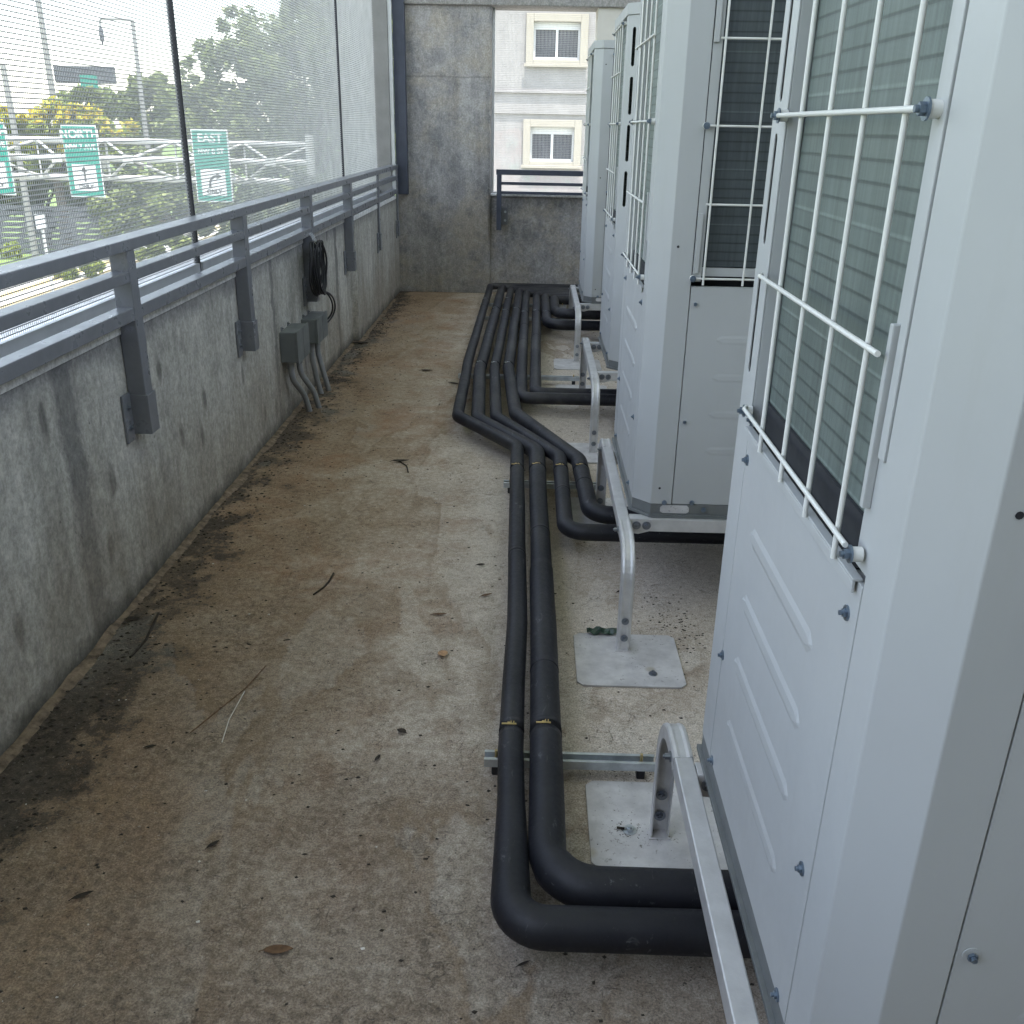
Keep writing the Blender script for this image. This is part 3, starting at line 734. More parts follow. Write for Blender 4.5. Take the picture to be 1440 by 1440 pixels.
# strut channels
def strut(x0, x1, y, label):
    t = thing('strut_channel', label, 'channel', (0, y, 0), 'galvanised strut channels under the pipes')
    mb = MB(); b = .032
    mb.box(x0, x1, -.0205, .0205, b, b+.0025); mb.box(x0, x1, -.0205, -.018, b+.0025, b+.024); mb.box(x0, x1, .018, .0205, b+.0025, b+.024)
    mb.box(x0, x1, -.0179, -.011, b+.0215, b+.024); mb.box(x0, x1, .011, .0179, b+.0215, b+.024)
    mb.build('channel', 'galv', t, .0006)
    mb = MB()
    for x in (x0+.03, x1-.035): mb.mark(); mb.tube([(x, 0, .001), (x, 0, .07)], .004, 10); mb.tube([(x, 0, b+.004), (x, 0, b+.012)], .009, 6, True, False)
    mb.build('threaded_rod', 'brass', t)
    mb = MB()
    for x in (x0+.03, x1-.035): mb.mark(); mb.prism([(x-.011, -.014), (x+.011, -.014), (x+.011, .014), (x-.011, .014)], .001, .03)
    mb.build('foot', 'black', t, .004)
strut(-.088, .35, 1.985, 'nearest galvanised strut channel, under the two foreground pipes')
strut(-.10, .33, 3.99, 'galvanised strut channel before the second bend of the pipes, in front of the second stand')
strut(-.455, .33, 5.955, 'galvanised strut channel under six pipes beside the third stand')
strut(-.45, .33, 7.95, 'galvanised strut channel under the pipes beside the farthest stand')
strut(-.45, .33, 8.60, 'farthest galvanised strut channel, next to the end wall bends')
# ------------------------------------------------------------------ electrical boxes, cable reel
def jbox(y0, y1, z0, z1, label, conds):
    t = thing('junction_box', label, 'electrical box', (0, 0, 0), 'grey boxes on the parapet')
    mb = MB(); mb.box(WX+.001, -1.262, y0, y1, z0, z1); b = mb.build('box', 'box', t, .004)
    mb = MB(); mb.box(-1.2615, -1.252, y0-.004, y1+.004, z0-.004, z1+.004); mb.box(-1.2519, -1.2505, (y0+y1)/2-.001, (y0+y1)/2+.001, z0, z1)
    mb.build('cover', 'box', t, .002)
    mb = MB()
    for dy in (.04, .18):
        hexbolt(mb, (WX+.004, y0+dy+.015, z1+.012), (1, 0, 0), .004, .004); mb.box(WX+.001, WX+.0042, y0+dy, y0+dy+.03, z1, z1+.02)
    mb.build('mounting_tab', 'box', b)
    for pth in conds:
        mb = MB(); mb.tube(fillet(pth, .12, 8), .0165, 14); mb.tube([pth[0], (pth[0][0], pth[0][1], pth[0][2]-.045)], .020, 14); mb.build('conduit', 'pvc', t)
    return t
def cond(x, y, z, xe, ye): return [(x, y, z), (x, y, z-.10), (xe-.02, ye-.02, .10), (xe, ye, -.01)]
e1, e2, e3, e4 = onz(436, 578, 0), onz(449, 573, 0), onz(452, 553, 0), onz(463, 549, 0)
jbox(5.00, 5.27, .335, .50, 'nearer grey junction box low on the left parapet with two curved conduits', [cond(-1.31, 5.05, .335, e1.x, e1.y), cond(-1.30, 5.20, .335, e2.x, e2.y)])
jbox(5.50, 5.78, .335, .475, 'farther grey junction box on the left parapet with a black cable plugged in its side', [cond(-1.31, 5.56, .335, e3.x, e3.y), cond(-1.30, 5.68, .335, e4.x, e4.y)])
t = thing('cable_coil', 'coil of black cable hanging from the railing above the grey boxes', 'cable')
for k in range(11):
    mb = MB(); r_ = .150+.006*math.sin(k*2.1)-.003*(k % 3); x = -1.268+.0095*(k % 4)+.004*random.random(); cy = 5.60+.016*(k-5)*.6; cz = .762-.004*(k % 3)
    pts = [(x+.006*math.sin(3*a*math.pi/20+k)+(.01 if k > 5 else 0), cy+r_*.62*math.cos(a*math.pi/20), cz+r_*math.sin(a*math.pi/20)) for a in range(41)]
    mb.tube(pts, .0058, 8, False); mb.build('loop', 'black', t)
for k in range(2):
    mb = MB(); p0 = Vector((-1.24, 5.62+.03*k, .62)); p1 = onx(470-6*k, 408+3*k, -1.22); p2 = onx(480-4*k, 436, -1.20); p3 = Vector((-1.26, 5.80, .40+.02*k))
    pts = [p0.lerp(p1, .0)]
    for q in range(21):
        f = q/20; pts.append(p0*(1-f)**3+3*p1*f*(1-f)**2+3*p2*f*f*(1-f)+p3*f**3)
    mb.tube(pts, .0055, 8); mb.build('tail', 'black', t)
mb = MB()
for k in range(3): mb.mark(); mb.tube([(-1.285, 5.57+.03*k, .96), (-1.245, 5.56+.03*k, .90), (-1.24, 5.56+.03*k, .80)], .0014, 6)
mb.build('tie_wire', 'alum', t)
mb = MB(); mb.tube([(-1.275, 5.782, .40), (-1.275, 5.83, .40)], .013, 12); mb.build('cable_gland', 'alum', t)
# ------------------------------------------------------------------ litter on the floor
def leaf(u, v, L_, mat, label, rz=None, curl=.25, w=.38):
    p = onz(u, v, 0); mb = MB(); n = 8; rz = random.uniform(0, 6.28) if rz is None else rz
    vs = []
    for i in range(n+1):
        f = i/n; hw = L_*w*.5*math.sin(math.pi*f)**.75*(1-.2*f); z = .003+curl*L_*.35*(abs(f-.5)**1.6)
        x = (f-.5)*L_
        vs += [(x, -hw, z+hw*.5*curl+.002), (x, 0, z), (x, hw, z+hw*.7*curl+.002)]
    fs = []
    for i in range(n):
        a = i*3; fs += [(a, a+3, a+4, a+1), (a+1, a+4, a+5, a+2)]
    mb.add(vs, fs, True); mb.tube([(-.5*L_-.12*L_, 0, .004), (-.5*L_, 0, .004+curl*L_*.1)], .0006+L_*.006, 5)
    o = mb.build('leaf', mat); o.location = (p.x, p.y, .001); o.rotation_euler = (random.uniform(-.1, .1), random.uniform(-.08, .08), rz)
    sm = o.modifiers.new('solid', 'SOLIDIFY'); sm.thickness = .0006
    tag(o, label, 'leaf', 'dry leaves scattered on the walkway'); return o
leaf(391, 1339, .062, 'leaf_dead', 'large brown pointed dry leaf on the bare concrete at the lower left', .1, .3, .42)
leaf(117, 1262, .045, 'leaf_dark', 'dark curled leaf with a pale tip at the lower left', .5, .5, .3)
leaf(300, 1190, .034, 'leaf_dark', 'small dark leaf in the brown stain at lower left', .9)
leaf(531, 1068, .03, 'leaf_dark', 'small dark brown leaf below the black scrap, mid floor', 1.2)
leaf(565, 1031, .032, 'leaf_dark', 'black crumpled leaf scrap left of the nearest strut', 2.6, .6, .7)
leaf(623, 922, .042, 'leaf_tan', 'orange tan round leaf in the middle of the floor', 1.9, .5, .85)
leaf(618, 866, .05, 'leaf_dead', 'thin brown leaf above the orange tan leaf', 0., .4, .3)
leaf(684, 839, .045, 'leaf_dead', 'brown leaf close to the outermost pipe', .5, .5, .3)
leaf(676, 796, .032, 'leaf_dark', 'curled dark leaf near the pipes, above the brown one', .1, .6, .4)
leaf(563, 650, .085, 'leaf_dark', 'dark curled leaf cluster in mid floor before the pipe bends', .2, .6, .3)
leaf(600, 522, .085, 'leaf_dark', 'dark leaf on the pale floor left of the pipes', .1, .3, .4)
leaf(637, 540, .07, 'leaf_dark', 'dark leaf touching the strut end by the outermost pipe', 2.9, .3, .4)
leaf(507, 484, .12, 'leaf_dark', 'dark leaf heap against the far parapet', .2, .6, .5)
leaf(872, 788+46, .03, 'leaf_dark', 'dark leaf on the floor in front of the second stand', .4, .5, .5)
leaf(736, 1358, .03, 'leaf_dark', 'dark sliver below the foreground pipe bend', .5, .3, .25)
leaf(404, 902, .02, 'leaf_dark', 'tiny dark leaf in the rusty stain', .4)
leaf(212, 1052, .03, 'leaf_dark', 'dark leaf in the dirt near the left parapet', .3)
leaf(322, 600, .05, 'leaf_dark', 'dark leaf in the dirt strip under the nearer railing bracket', .3)
leaf(187, 872, .045, 'leaf_dark', 'black leaf in the dirt strip at the parapet foot', .2, .4, .5)
def twig(pts, r, label, mat='leaf_dead'):
    P_ = []
    for u, v in pts: p = onz(u, v, .004); P_.append(p)
    mb = MB(); mb.tube(resample(fillet(P_, .05, 4), .02), r, 6); tag(mb.build('twig', mat), label, 'twig')
twig([(441, 836), (455, 826), (463, 817), (469, 806)], .0035, 'short dark curved twig in mid floor', 'leaf_dark')
twig([(268, 1030), (300, 1004), (345, 968), (374, 936)], .0014, 'long thin brown stem curving over the floor on the left')
twig([(312, 1044), (322, 1012), (344, 972)], .0016, 'pale thin stem beside the long brown one', 'chip')
twig([(183, 924), (205, 900), (223, 862)], .004, 'dark bent stick near the parapet foot', 'leaf_dark')
twig([(561, 648), (572, 655), (574, 664)], .003, 'small dark hooked twig beyond the curved one', 'leaf_dark')
mb = MB(); rr_ = random.Random(11); vs = []; N_ = 520
for i in range(N_+1):
    y = .6+8.4*i/N_; w_ = .018+.03*max(0, noise.noise(Vector((y*3.1, 2, 0)))+.35)+rr_.uniform(-.004, .004); h = .004+.012*max(0, noise.noise(Vector((y*7, 5, 0)))+.3)+rr_.uniform(0, .002)
    xw = WX+.0008 if y < 7.1 else WX+.0458
    vs += [(xw, y, h), (xw+w_*.45, y+rr_.uniform(-.003, .003), h*.8), (xw+w_, y, .0004)]
mb.add(vs, [(i*3+j, i*3+3+j, i*3+4+j, i*3+1+j) for i in range(N_) for j in range(2)])
M['ridge'] = simple('crusted dirt', (.17, .125, .085), .95, var=.6, scale=30, bump=.6, bscale=120, obj=False)
o = mb.build('dirt_crust', 'ridge'); o['kind'] = 'stuff'
# crumbs: grit nobody could count
mb = MB(); mbw = MB()
def crumb(mb, x, y, s):
    a = random.uniform(0, 6.28); z = s*.5
    vs = [(x+s*random.uniform(.6, 1.5)*math.cos(a+k*1.57), y+s*random.uniform(.5, 1.2)*math.sin(a+k*1.57), .0003) for k in range(4)]+[(x+s*.2, y, z)]
    mb.add(vs, [(0, 1, 4), (1, 2, 4), (2, 3, 4), (3, 0, 4)])
for i in range(4200):
    y = random.uniform(.9, 9.3)
    if random.random() < .6: x = WX+.02+abs(random.gauss(0, .16))
    else: x = random.uniform(-1.2, .6)
    if x > .6 or x < WX+.01: continue
    crumb(mb, x, y, random.choice((.0015, .002, .003, .0045, .006)) * (1.5 if x < -1.15 else 1))
for i in range(160): crumb(mb, random.gauss(.52, .05), random.gauss(2.78, .10), random.choice((.002, .003, .005)))
for i in range(90):
    n0 = len(mb.v); crumb(mb, random.gauss(.262, .022), random.gauss(1.775, .018), random.choice((.001, .0015, .002)))
    mb.v[n0:] = [(q[0], q[1], q[2]+.0072) for q in mb.v[n0:]]
for i in range(70): crumb(mb, random.uniform(.17, .5), random.gauss(2.02, .03), random.choice((.002, .003)))
o = mb.build('grit', 'leaf_dark'); o['kind'] = 'stuff'
for i in range(150): crumb(mbw, random.uniform(-1.3, .5), random.uniform(1.2, 9), random.choice((.002, .003, .005)))
o = mbw.build('concrete_chips', 'chip'); o['kind'] = 'stuff'
# ------------------------------------------------------------------ outside
GZ = -5.0
def flat(name, col, rough=.8, var=.12, scale=2, bump=0):
    return simple(name, col, rough, var=var, scale=scale, bump=bump, bscale=20, obj=False)
M['conc_road'] = flat('pale road', (.30, .295, .28), .85, .1, 2)
M['asphalt'] = flat('asphalt', (.085, .085, .088), .85, .15, 3)
M['walk'] = flat('pavement', (.46, .44, .40), .85, .1, 2)
M['grass'] = flat('grass', (.13, .19, .045), .9, .35, 1.5)
M['yellow'] = flat('kerb paint', (.50, .40, .20), .7, .1)
M['white'] = flat('white paint', (.55, .55, .54), .5, .05)
M['facade'] = flat('stucco facade', (.40, .385, .35), .9, .05, 1.2, .25)
def mk_facade():
    t = NT('stucco facade'); v = t.pos(); x, y, z = t.xyz(v); n = t.noise(v, .9, 5, .6); n2 = t.noise(v, 2.2, 5, .6)
    c = t.ramp(t.noise(v, 3, 7, .7), [(.36, (.265, .252, .24)), (.64, (.315, .30, .286))])
    st = t.ramp(t.noise(t.pos((1.6, 1, .14)), 1.6, 6, .65), [(.5, 0), (.7, .3)]); c = t.mix(st, c, (.19, .18, .17))
    lo = t.ramp(z, [(.0, 0), (1., 0)]); k = t.math('MULTIPLY', t.math('LESS_THAN', t.math('ADD', z, n2), 1.9), .34)
    c = t.mix(t.math('MULTIPLY', k, t.ramp(n, [(.44, 0), (.52, 1)])), c, (.32, .262, .245)); c = t.mix(t.math('MULTIPLY', k, t.ramp(n2, [(.50, 0), (.58, 1)])), c, (.255, .30, .26))
    t.col(c); t.rough(.9); t.bump(n2, .2, .01); return t.m
M['facade'] = mk_facade()
M['trim'] = flat('cream trim', (.345, .315, .26), .7, .04)
M['curtain'] = None
def mk_curtain():
    t = NT('window with blinds'); v = t.pos(); x, y, z = t.xyz(v)
    s = t.math('FRACT', t.math('MULTIPLY', x, 1/.085))
    c = t.ramp(s, [(.0, (.05, .05, .055)), (.15, (.11, .11, .12)), (.8, (.155, .155, .16)), (1, (.06, .06, .065))])
    c = t.mix(t.ramp(t.noise(v, 1.5, 3, .5), [(.4, 0), (.6, .5)]), c, (.07, .075, .085))
    t.col(c); t.rough(.12); return t.m
M['curtain'] = mk_curtain()
M['sign'] = flat('green sign sheet', (.0, .20, .145), .45, .04)
M['sheet'] = flat('white sign sheet', (.55, .55, .53), .45, .03)
M['ink'] = flat('sign ink', (.03, .03, .03), .5, .0)
M['truss'] = flat('truss steel', (.46, .46, .43), .5, .08)
M['pole'] = flat('pole concrete', (.24, .235, .22), .8, .1)
M['board'] = flat('billboard back', (.05, .05, .062), .7, .1)
M['slat'] = flat('dark slat fence', (.07, .072, .085), .7, .2)
M['bark'] = flat('bark', (.12, .095, .07), .9, .3, 6)
def mk_leaf(name, a, b, c2):
    t = NT(name); v = t.pos(); n = t.noise(v, .9, 4, .6)
    rn = t.N('ShaderNodeNewGeometry').outputs['Random Per Island']
    c = t.ramp(rn, [(0, a), (.5, b), (1, c2)])
    c = t.mix(t.ramp(n, [(.35, 0), (.65, .5)]), c, a)
    t.col(c); t.rough(.55)
    # thin leaves let some light through
    tr = t.N('ShaderNodeBsdfTranslucent'); t.L(c, tr.inputs['Color']); mx = t.N('ShaderNodeMixShader'); mx.inputs[0].default_value = .35
    t.L(t.b.outputs[0], mx.inputs[1]); t.L(tr.outputs[0], mx.inputs[2]); t.L(mx.outputs[0], t.n['Material Output'].inputs['Surface'])
    return t.m
M['lf_mid'] = mk_leaf('mid green foliage', (.12, .16, .045), (.24, .29, .085), (.35, .38, .14))
M['lf_dark'] = mk_leaf('dark green foliage', (.04, .06, .022), (.08, .11, .035), (.14, .17, .055))
M['lf_lime'] = mk_leaf('yellow green foliage', (.15, .20, .035), (.27, .33, .06), (.40, .43, .09))
M['bloom'] = mk_leaf('yellow blossom', (.55, .47, .03), (.66, .56, .05), (.62, .42, .08))
struct_ground = MB(); struct_ground.box(-400, 400, -200, 700, GZ-.5, GZ); struct(struct_ground.build('ground', 'grass'))
def sheet(name, pts, z, mat, h=.004):
    mb = MB(); mb.prism(pts, GZ+.001, GZ+z); return struct(mb.build(name, mat))
sheet('road', [(-19.0, -40), (-9.0, -40), (-9.0, 90), (-19.0, 90)], .02, 'conc_road')
sheet('pavement', [(-8.9, -40), (-2.5, -40), (-2.5, 23.9), (-8.9, 23.9)], .14, 'walk')
sheet('pavement', [(-22.0, -40), (-19.1, -40), (-19.1, 90), (-22.0, 90)], .14, 'walk')
sheet('added_paving', [(-2.4, 10.5), (20, 10.5), (20, 23.9), (-2.4, 23.9)], .10, 'walk')  # unseen paving added so grass does not bounce green onto the facade
mb = MB()
mb.box(-20.75, -20.1, -40, 90, GZ+.141, GZ+.146); mb.box(-19.35, -19.1, -40, 90, GZ+.141, GZ+.146)
struct(mb.build('kerb_paint', 'yellow'))
# facade across the end
FY = 24.0
def fz(v): return at(770, v, FY).z
def fx(u, v=120): return at(u, v, FY).x
b = thing('apartment_building', 'cream stucco building with two framed windows seen through the far opening', 'building', (0, FY, 0))
w1 = (at(751, 30, FY), at(815, 85, FY)); w2 = (at(746, 178, FY), at(806, 228, FY))
holes = []
for (p, q) in (w1, w2):
    holes.append([(p.x, q.z), (q.x, q.z), (q.x, p.z), (p.x, p.z)])
for dx in (4.2, 8.4): 
    for (p, q) in (w1, w2): holes.append([(p.x+dx, q.z), (q.x+dx, q.z), (q.x+dx, p.z), (p.x+dx, p.z)])
ztop = 7.2
mb = MB(); mb.holes([(-2.6, GZ), (14, GZ), (14, ztop), (-2.6, ztop)], holes, lambda u, v, w: (u, w*1.0, v), .25)
mb.box(-2.6, -2.35, .251, 10, GZ, ztop); mb.box(13.75, 14, .251, 10, GZ, ztop); mb.build('wall', 'facade', b)
zb = fz(128)
mb = MB(); mb.box(-2.65, 14.05, -.10, -.001, zb-.05, zb); mb.box(-2.6, 14, -.045, -.001, zb-.5, zb-.051); mb.build('string_course', 'facade', b, .005)
mb = MB(); mb.box(-3.0, 14.4, -.66, 10.3, ztop+.001, ztop+.15)
for k in range(58): mb.tube([(-2.95+k*.3, -.78, ztop+.19), (-2.95+k*.3, 5, ztop+1.9)], .10, 10)
mb.build('roof', 'trim', b)
for wi, h in enumerate(holes):
    x0, z0 = h[0]; x1, z1 = h[2]
    fr = MB(); e = .17
    for (a0, a1, c0, c1) in ((x0-e, x0, z0-.11, z1+.16), (x1, x1+e, z0-.11, z1+.16), (x0+.001, x1-.001, z1, z1+.16), (x0+.001, x1-.001, z0-.11, z0)): fr.box(a0, a1, -.07, -.001, c0, c1)
    fr.box(x0-e-.04, x1+e+.04, -.11, -.071, z0-.15, z0-.08)
    f = fr.build('window', 'trim', b, .006)
    mb = MB(); mb.box(x0, x1, .12, .14, z0, z1); mb.build('pane', 'curtain', f)
    mb = MB(); xm = (x0+x1)/2
    for (a0, a1, c0, c1) in ((x0, x0+.05, z0, z1), (x1-.05, x1, z0, z1), (xm-.03, xm+.03, z0+.061, z1-.161), (x0+.0505, x1-.0505, z0, z0+.06), (x0+.051, x1-.051, z1-.16, z1)): mb.box(a0, a1, .075, .115, c0, c1)
    mb.build('sash', 'white', f)
# sign gantry
GY = 30.0
p_t, p_m, p_b = at(200, 200, GY), at(200, 224, GY), at(200, 254, GY)
zt, zm, zbm = p_t.z, p_m.z, p_b.z
xr = at(432, 235, GY).x; xl = at(-260, 235, GY).x
g = thing('sign_gantry', 'white steel truss gantry carrying the green road signs over the road', 'gantry', (0, GY, 0))
mb = MB()
mb.tube([(xl, 1.0, zt), (xr, 1.0, zt)], .085, 10); mb.tube([(xl, 0, zm), (xr, 0, zm)], .085, 10); mb.tube([(xl, 1.0, zbm), (xr, 1.0, zbm)], .095, 10); mb.build('chord', 'truss', g)
mb = MB(); n = int((xr-xl)/2.05); w = (xr-xl)/n
for k in range(n):
    a = xl+k*w
    for z in (zbm, zt):
        mb.tube([(a, 1.0, z), (a+w/2, 0, zm)], .04, 8); mb.tube([(a+w/2, 0, zm), (a+w, 1.0, z)], .04, 8)
    mb.tube([(a, 1.0, zt), (a, 1.0, zbm)], .03, 8)
    mb.box(a+w/2-.16, a+w/2+.16, -.1, -.085, zm-.12, zm+.12)
mb.build('bracing', 'truss', g)
for x in (xl, xr):
    mb = MB(); mb.tube([(x, .5, GZ), (x, .5, zt+.3)], .13, 16); mb.build('upright', 'truss', g)
def text(name, body, size, mat, parent, x, z, y, extr=.004, sx=1.):
    cu = bpy.data.curves.new('t', 'FONT'); cu.body = body; cu.size = size; cu.align_x = 'CENTER'; cu.align_y = 'CENTER'; cu.extrude = extr; cu.offset = size*.03
    to = bpy.data.objects.new('t', cu); C.objects.link(to)
    me = bpy.data.meshes.new_from_object(to.evaluated_get(bpy.context.evaluated_depsgraph_get()))
    bpy.data.objects.remove(to)
    me.transform(Matrix.Translation((x, y, z)) @ Matrix.Rotation(math.pi/2, 4, 'X') @ Matrix.Diagonal((sx, 1, 1, 1)))
    return link(name, me, mat, parent)
def road_sign(u0, v0, u1, v1, lines, arrow, label):
    SY = GY-.35
    p = at((u0+u1)/2, v0, SY); q = at((u0+u1)/2, v1, SY); W = at(u1, (v0+v1)/2, SY).x-at(u0, (v0+v1)/2, SY).x; H = p.z-q.z
    cx = at((u0+u1)/2, (v0+v1)/2, SY).x; t = thing('road_sign', label, 'road sign', (cx, SY, q.z), 'green signs hung on the gantry')
    mb = MB(); mb.box(-W/2, W/2, 0, .04, 0, H); mb.build('panel', 'sheet', t, .004)
    mb = MB(); e = .035; mb.box(-W/2+e, W/2-e, -.006, -.0005, e, H-e); mb.build('green_face', 'sign', t)
    text('lettering', lines[0], H*.165, 'sheet', t, 0, H*.875, -.008, .002, 1.)
    text('lettering', lines[1], H*.105, 'sheet', t, 0, H*.70, -.008, .002, .92)
    mb = MB(); mb.box(-W*.34, W*.34, -.012, -.0065, H*.09, H*.46); pl = mb.build('white_plate', 'sheet', t)
    a = MB(); Yf, Yb = -.018, -.0125; s_ = H
    if arrow == 'up':
        a.prism([(-.012*s_, .22*s_), (.012*s_, .22*s_), (.012*s_, .36*s_), (-.012*s_, .36*s_)], Yf, Yb, 1)
        a.prism([(-.04*s_, .36*s_), (.04*s_, .36*s_), (0, .44*s_)], Yf, Yb, 1)
    else:
        pts = []; 
        for k in range(9):
            th = math.pi-k/8*math.pi/2; pts.append((.05*s_+.12*s_*math.cos(th), .24*s_+.14*s_*math.sin(th)))
        ins = [(.05*s_+.09*s_*math.cos(math.pi-k/8*math.pi/2), .24*s_+.11*s_*math.sin(math.pi-k/8*math.pi/2)) for k in range(9)]
        for k in range(8): a.prism([pts[k], pts[k+1], ins[k+1], ins[k]], Yf, Yb, 1)
        a.prism([(-.07*s_, .20*s_), (-.04*s_, .20*s_), (-.04*s_, .24*s_), (-.07*s_, .24*s_)], Yf, Yb, 1)
        a.prism([(.05*s_, .32*s_), (.13*s_, .365*s_), (.05*s_, .41*s_)], Yf, Yb, 1)
    a.build('arrow', 'ink', pl)
    text('lettering', 'ONLY', H*.082, 'ink', pl, 0, H*.145, -.016, .002)
    mb = MB(); mb.mark(); mb.box(-W*.3, -W*.24, .041, .35, H*.2, H*.9); mb.mark(); mb.box(W*.24, W*.3, .041, .35, H*.2, H*.9); mb.build('hanger', 'truss', t)
road_sign(273, 182, 324, 284, ('EAST', 'NW 8 ST'), 'right', 'green sign reading EAST with a right turn arrow, rightmost on the gantry')
road_sign(92, 176, 141, 277, ('NORTH', 'NW 7 AVE'), 'up', 'green sign reading NORTH with an arrow pointing up')
road_sign(-36, 172, 14, 274, ('NORTH', 'NW 7 AVE'), 'up', 'green road sign cut off by the left edge of the view')
# poles, billboard, small sign, slatted fence
def pole(u0, v0, v1, Y, r, name, label, cat, arm=None):
    p = at(u0, v0, Y); t = thing(name, label, cat, (p.x, Y, GZ))
    mb = MB(); mb.tube([(0, 0, 0), (0, 0, p.z-GZ)], [r*1.25, r*.8], 16); mb.build('shaft', 'pole', t)
    if arm:
        mb = MB(); z = p.z-GZ; mb.tube(fillet([(0, 0, z-.3), (0, 0, z), (-arm, 0, z+.05), (-arm, 0, z-.45)], .2), .07, 8); mb.build('arm', 'pole', t)
        mb = MB(); mb.tube([(-arm, 0, z-.4), (-arm, 0, z-.8), (-arm, 0, z-1.3)], [.08, .15, .05], 12); mb.build('lamp_head', 'board', t)
    return t
pole(44, -60, 145, 52, .15, 'utility_pole', 'thick grey concrete pole rising past the yellow tree', 'pole')
pole(4, 90, 145, 46, .14, 'utility_pole', 'thin grey pole at the far left edge of the view', 'pole')
pole(186, 28, 110, 60, .14, 'light_pole', 'grey highway light pole with a short arm behind the trees', 'light pole', 1.9)
BY = 70
p0, p1 = at(74, 92, BY), at(160, 118, BY)
t = thing('billboard', 'dark back of a wide highway billboard above the trees', 'billboard', ((p0.x+p1.x)/2, BY, GZ))
W = p1.x-p0.x; mb = MB(); mb.box(-W/2, W/2, 0, .5, p1.z-GZ, p0.z-GZ); mb.build('panel', 'board', t, .02)
mb = MB(); mb.tube([(0, .8, 0), (0, .8, p0.z-GZ-.2)], .45, 16); mb.build('column', 'pole', t)
p0, p1 = at(113, 118, 62), at(138, 126, 62)
t = thing('highway_sign', 'small teal highway sign below the billboard behind the trees', 'road sign', (p0.x, 62, GZ))
mb = MB(); mb.box(0, p1.x-p0.x, 0, .1, p1.z-GZ, p0.z-GZ+.5); mb.build('panel', 'sign', t); mb = MB(); mb.tube([(.5, .2, 0), (.5, .2, p0.z-GZ)], .1, 8); mb.build('post', 'pole', t)
p0, p1 = at(49, 301, 20), at(66, 322, 20)
t = thing('street_sign', 'small white sign on a pale post in front of the dark trees', 'street sign', ((p0.x+p1.x)/2, 20, GZ))
W = p1.x-p0.x; mb = MB(); mb.box(-W/2, W/2, -.02, 0, p1.z-GZ, p0.z-GZ); mb.build('panel', 'sheet', t); mb = MB(); mb.tube([(0, .03, 0), (0, .03, p0.z-GZ)], .035, 8); mb.build('post', 'truss', t)
t = thing('slat_fence', 'dark horizontal slat fence behind the small white street sign', 'fence', (0, 47, 0))
xa, xb = at(-160, 320, 47).x, at(150, 320, 47).x; za = at(60, 288, 47).z
mb = MB()
k = 0
while GZ+.3+k*.26 < za: mb.box(xa, xb, 0, .03, GZ+.3+k*.26, GZ+.3+k*.26+.2); k += 1
mb.build('slats', 'slat', t)
for x in (xa, (xa+xb)/2, xb): mb = MB(); mb.box(x-.06, x+.06, .031, .15, GZ, za); mb.build('post', 'board', t)
# trees
def tree(blobs, Y, n, leaf_r, mat, label, name='tree', bloom=None, trunk=True, cat='tree', seed=1, depth=1.):
    rnd = random.Random(seed); cs = []
    for (u, v, rp) in blobs:
        r = rp*Y*1.06/FPX; yy = Y+rnd.uniform(-.5, .5)*depth*r
        cs.append((at(u, v, yy), r))
    cx = sum(c.x for c, r in cs)/len(cs)
    t = thing(name, label, cat, (cx, Y, GZ), 'trees beyond the road')
    off = Vector((cx, Y, GZ)); mb = MB(); fl = MB(); tot = sum(r*r for c, r in cs); top = max(c.z+r for c, r in cs)
    for c, r in cs:
        sub = []
        for k in range(int(10+r*7)):
            d = Vector((rnd.gauss(0, 1), rnd.gauss(0, 1), rnd.gauss(0, 1))).normalized(); sub.append((c+d*r*rnd.uniform(.35, .95), r*rnd.uniform(.16, .34)))
        for k in range(int(n*r*r/tot)):
            s_c, s_r = rnd.choice(sub)
            d = Vector((rnd.gauss(0, 1), rnd.gauss(0, 1), rnd.gauss(0, 1))).normalized()*s_r*rnd.random()**.35
            p = s_c+d-off; a = Vector((rnd.gauss(0, 1), rnd.gauss(0, 1), rnd.gauss(0, .6))).normalized(); b_ = a.cross(Vector((rnd.gauss(0, .5), rnd.gauss(0, .5), 1))).normalized()
            L_ = leaf_r*rnd.uniform(.6, 1.4)
            tgt = mb
            if bloom and (p.z+off.z) > c.z+r*.15 and rnd.random() < bloom: tgt = fl
            tgt.add([p-a*L_, p-b_*L_*.5, p+a*L_, p+b_*L_*.5], [(0, 1, 2, 3)])
    cr = mb.build('crown', mat, t)
    if bloom: fl.build('blossom', 'bloom', t)
    if trunk:
        lb = MB(); h0 = min(c.z-r*.2 for c, r in cs)-GZ
        lb.tube([(0, 0, 0), (.1, 0, h0*.5), (0, .1, h0)], [.32, .24, .18], 12)
        for c, r in cs: q = c-off; lb.tube([(0, .1, h0*.85), ((q.x)*.5, q.y*.5, (h0*.85+q.z)*.5+.2), (q.x, q.y, q.z)], [.14, .09, .03], 8)
        lb.build('trunk', 'bark', t)
    return t
tree([(285, 112, 34), (345, 62, 42), (430, 22, 48), (272, 150, 32), (330, 110, 62), (410, 78, 72), (490, 90, 80), (560, 120, 75), (300, 185, 55), (380, 170, 75), (460, 190, 80), (545, 220, 75), (485, 10, 62), (560, 20, 80), (340, 250, 55), (430, 270, 60)], 42, 46000, .17, 'lf_mid',
     'tall broad olive green tree filling the right part of the left screen', seed=3)
tree([(15, 178, 38), (70, 180, 36), (125, 176, 34), (165, 195, 30), (40, 215, 34), (100, 220, 36), (-50, 175, 45)], 50, 20000, .22, 'lf_lime', 'yellow flowering tree with blossom along its top, behind the green signs', bloom=.6, seed=4)
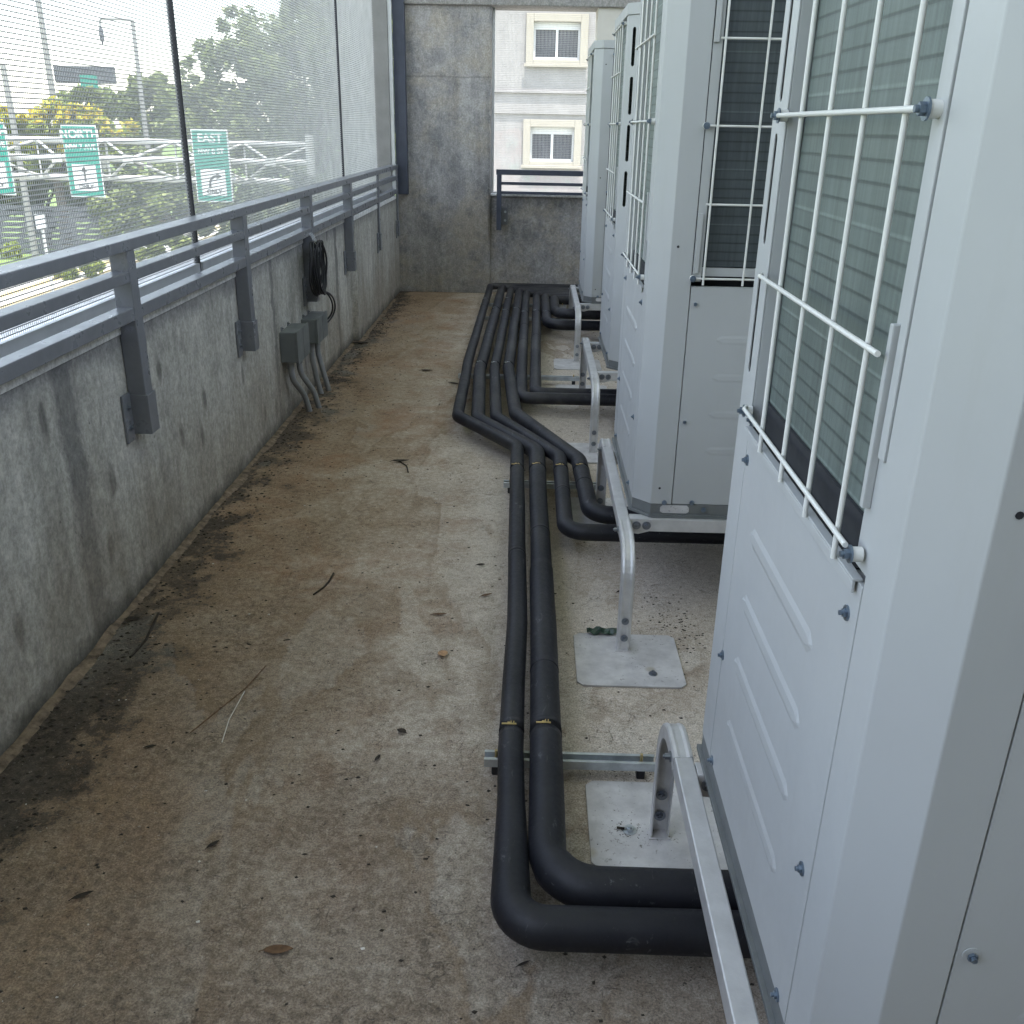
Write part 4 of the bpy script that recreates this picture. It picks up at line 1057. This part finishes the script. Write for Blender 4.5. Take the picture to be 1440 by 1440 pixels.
tree([(105, 148, 24), (150, 142, 22), (192, 132, 24), (228, 142, 30), (250, 165, 32), (215, 185, 30), (175, 155, 20)], 62, 16000, .27, 'lf_mid', 'mid green spreading tree below the billboard', seed=5)
tree([(205, 250, 42), (265, 240, 40), (235, 290, 42), (300, 300, 40), (170, 300, 40)], 48, 16000, .2, 'lf_mid', 'leafy tree hanging below the gantry between the two readable signs', seed=6)
tree([(20, 250, 40), (80, 262, 42), (140, 270, 42), (60, 300, 30), (-50, 260, 50)], 53, 14000, .24, 'lf_dark', 'dark shaded tree behind the small white street sign', seed=7)
tree([(360, 300, 45), (440, 290, 45), (500, 270, 40), (400, 330, 40)], 30, 9000, .15, 'lf_dark', 'dark bush seen past the railing in front of the tall tree', seed=8)
def bush(blobs, Y, n, mat, label, seed):
    return tree(blobs, Y, n, .17, mat, label, 'bush', None, False, 'bush', seed)
bush([(10, 400, 24), (50, 400, 22), (90, 388, 20), (130, 372, 20), (12, 352, 14)], 41, 7000, 'lf_lime', 'bright green low bushes seen between the rails at the far left', 9)
bush([(215, 360, 22), (255, 358, 20), (240, 338, 16), (345, 320, 18), (375, 310, 18), (400, 325, 16), (440, 300, 18)], 44, 9000, 'lf_lime', 'sunlit shrubs glimpsed between the top and middle rails', 10)
# white parked car glimpsed between the rails
t = thing('parked_car', 'white parked car glimpsed through the screen between the rails', 'car', (-17.6, 47.0)+(GZ+.02,), rz=R(90))
mb = MB(); prof = [(-2.2, .35), (-2.2, .8), (-1.9, .92), (-1.3, .98), (-.7, 1.42), (.7, 1.45), (1.35, 1.0), (2.1, .88), (2.25, .6), (2.2, .35)]
mb.prism(prof, -.85, .85, 1); mb.build('body', 'white', t, .06)
mb = MB(); mb.prism([(-1.15, 1.0), (-.68, 1.36), (.66, 1.39), (1.18, 1.02)], -.862, .862, 1); mb.build('window', 'curtain', t)
for x in (-1.35, 1.4):
    for y in (-.87, .67): mb = MB(); mb.cyl((x, y, .33), (0, 1, 0), .33, .2, 24); w_ = mb.build('wheel', 'black', t)
# ------------------------------------------------------------------ light
SUN = Vector((.10, -.235, 1)).normalized()
w = bpy.data.worlds.new('World'); sc.world = w; w.use_nodes = True
nt = w.node_tree; bg = nt.nodes['Background']
sky = nt.nodes.new('ShaderNodeTexSky'); sky.sky_type = 'NISHITA'; sky.sun_disc = False
sky.sun_elevation = math.asin(SUN.z); sky.sun_rotation = math.atan2(SUN.x, SUN.y); sky.air_density = 1.2; sky.dust_density = 1.0; sky.ozone_density = 1.0
hz = nt.nodes.new('ShaderNodeHueSaturation'); hz.inputs['Saturation'].default_value = .62   # milky, hazy summer sky
nt.links.new(sky.outputs[0], hz.inputs['Color']); nt.links.new(hz.outputs[0], bg.inputs[0]); bg.inputs[1].default_value = .15
sl = bpy.data.lights.new('sun', 'SUN'); sl.energy = 2.0; sl.angle = R(.53); sl.color = (1, .96, .90)
so = bpy.data.objects.new('sun', sl); C.objects.link(so); so.rotation_euler = SUN.to_track_quat('Z', 'Y').to_euler()
sc.view_settings.view_transform = 'Standard'; sc.view_settings.look = 'None'; sc.view_settings.exposure = 2.38; sc.view_settings.gamma = 1
sc.render.engine = 'CYCLES'; sc.cycles.max_bounces = 8; sc.cycles.diffuse_bounces = 5; sc.cycles.transparent_max_bounces = 8
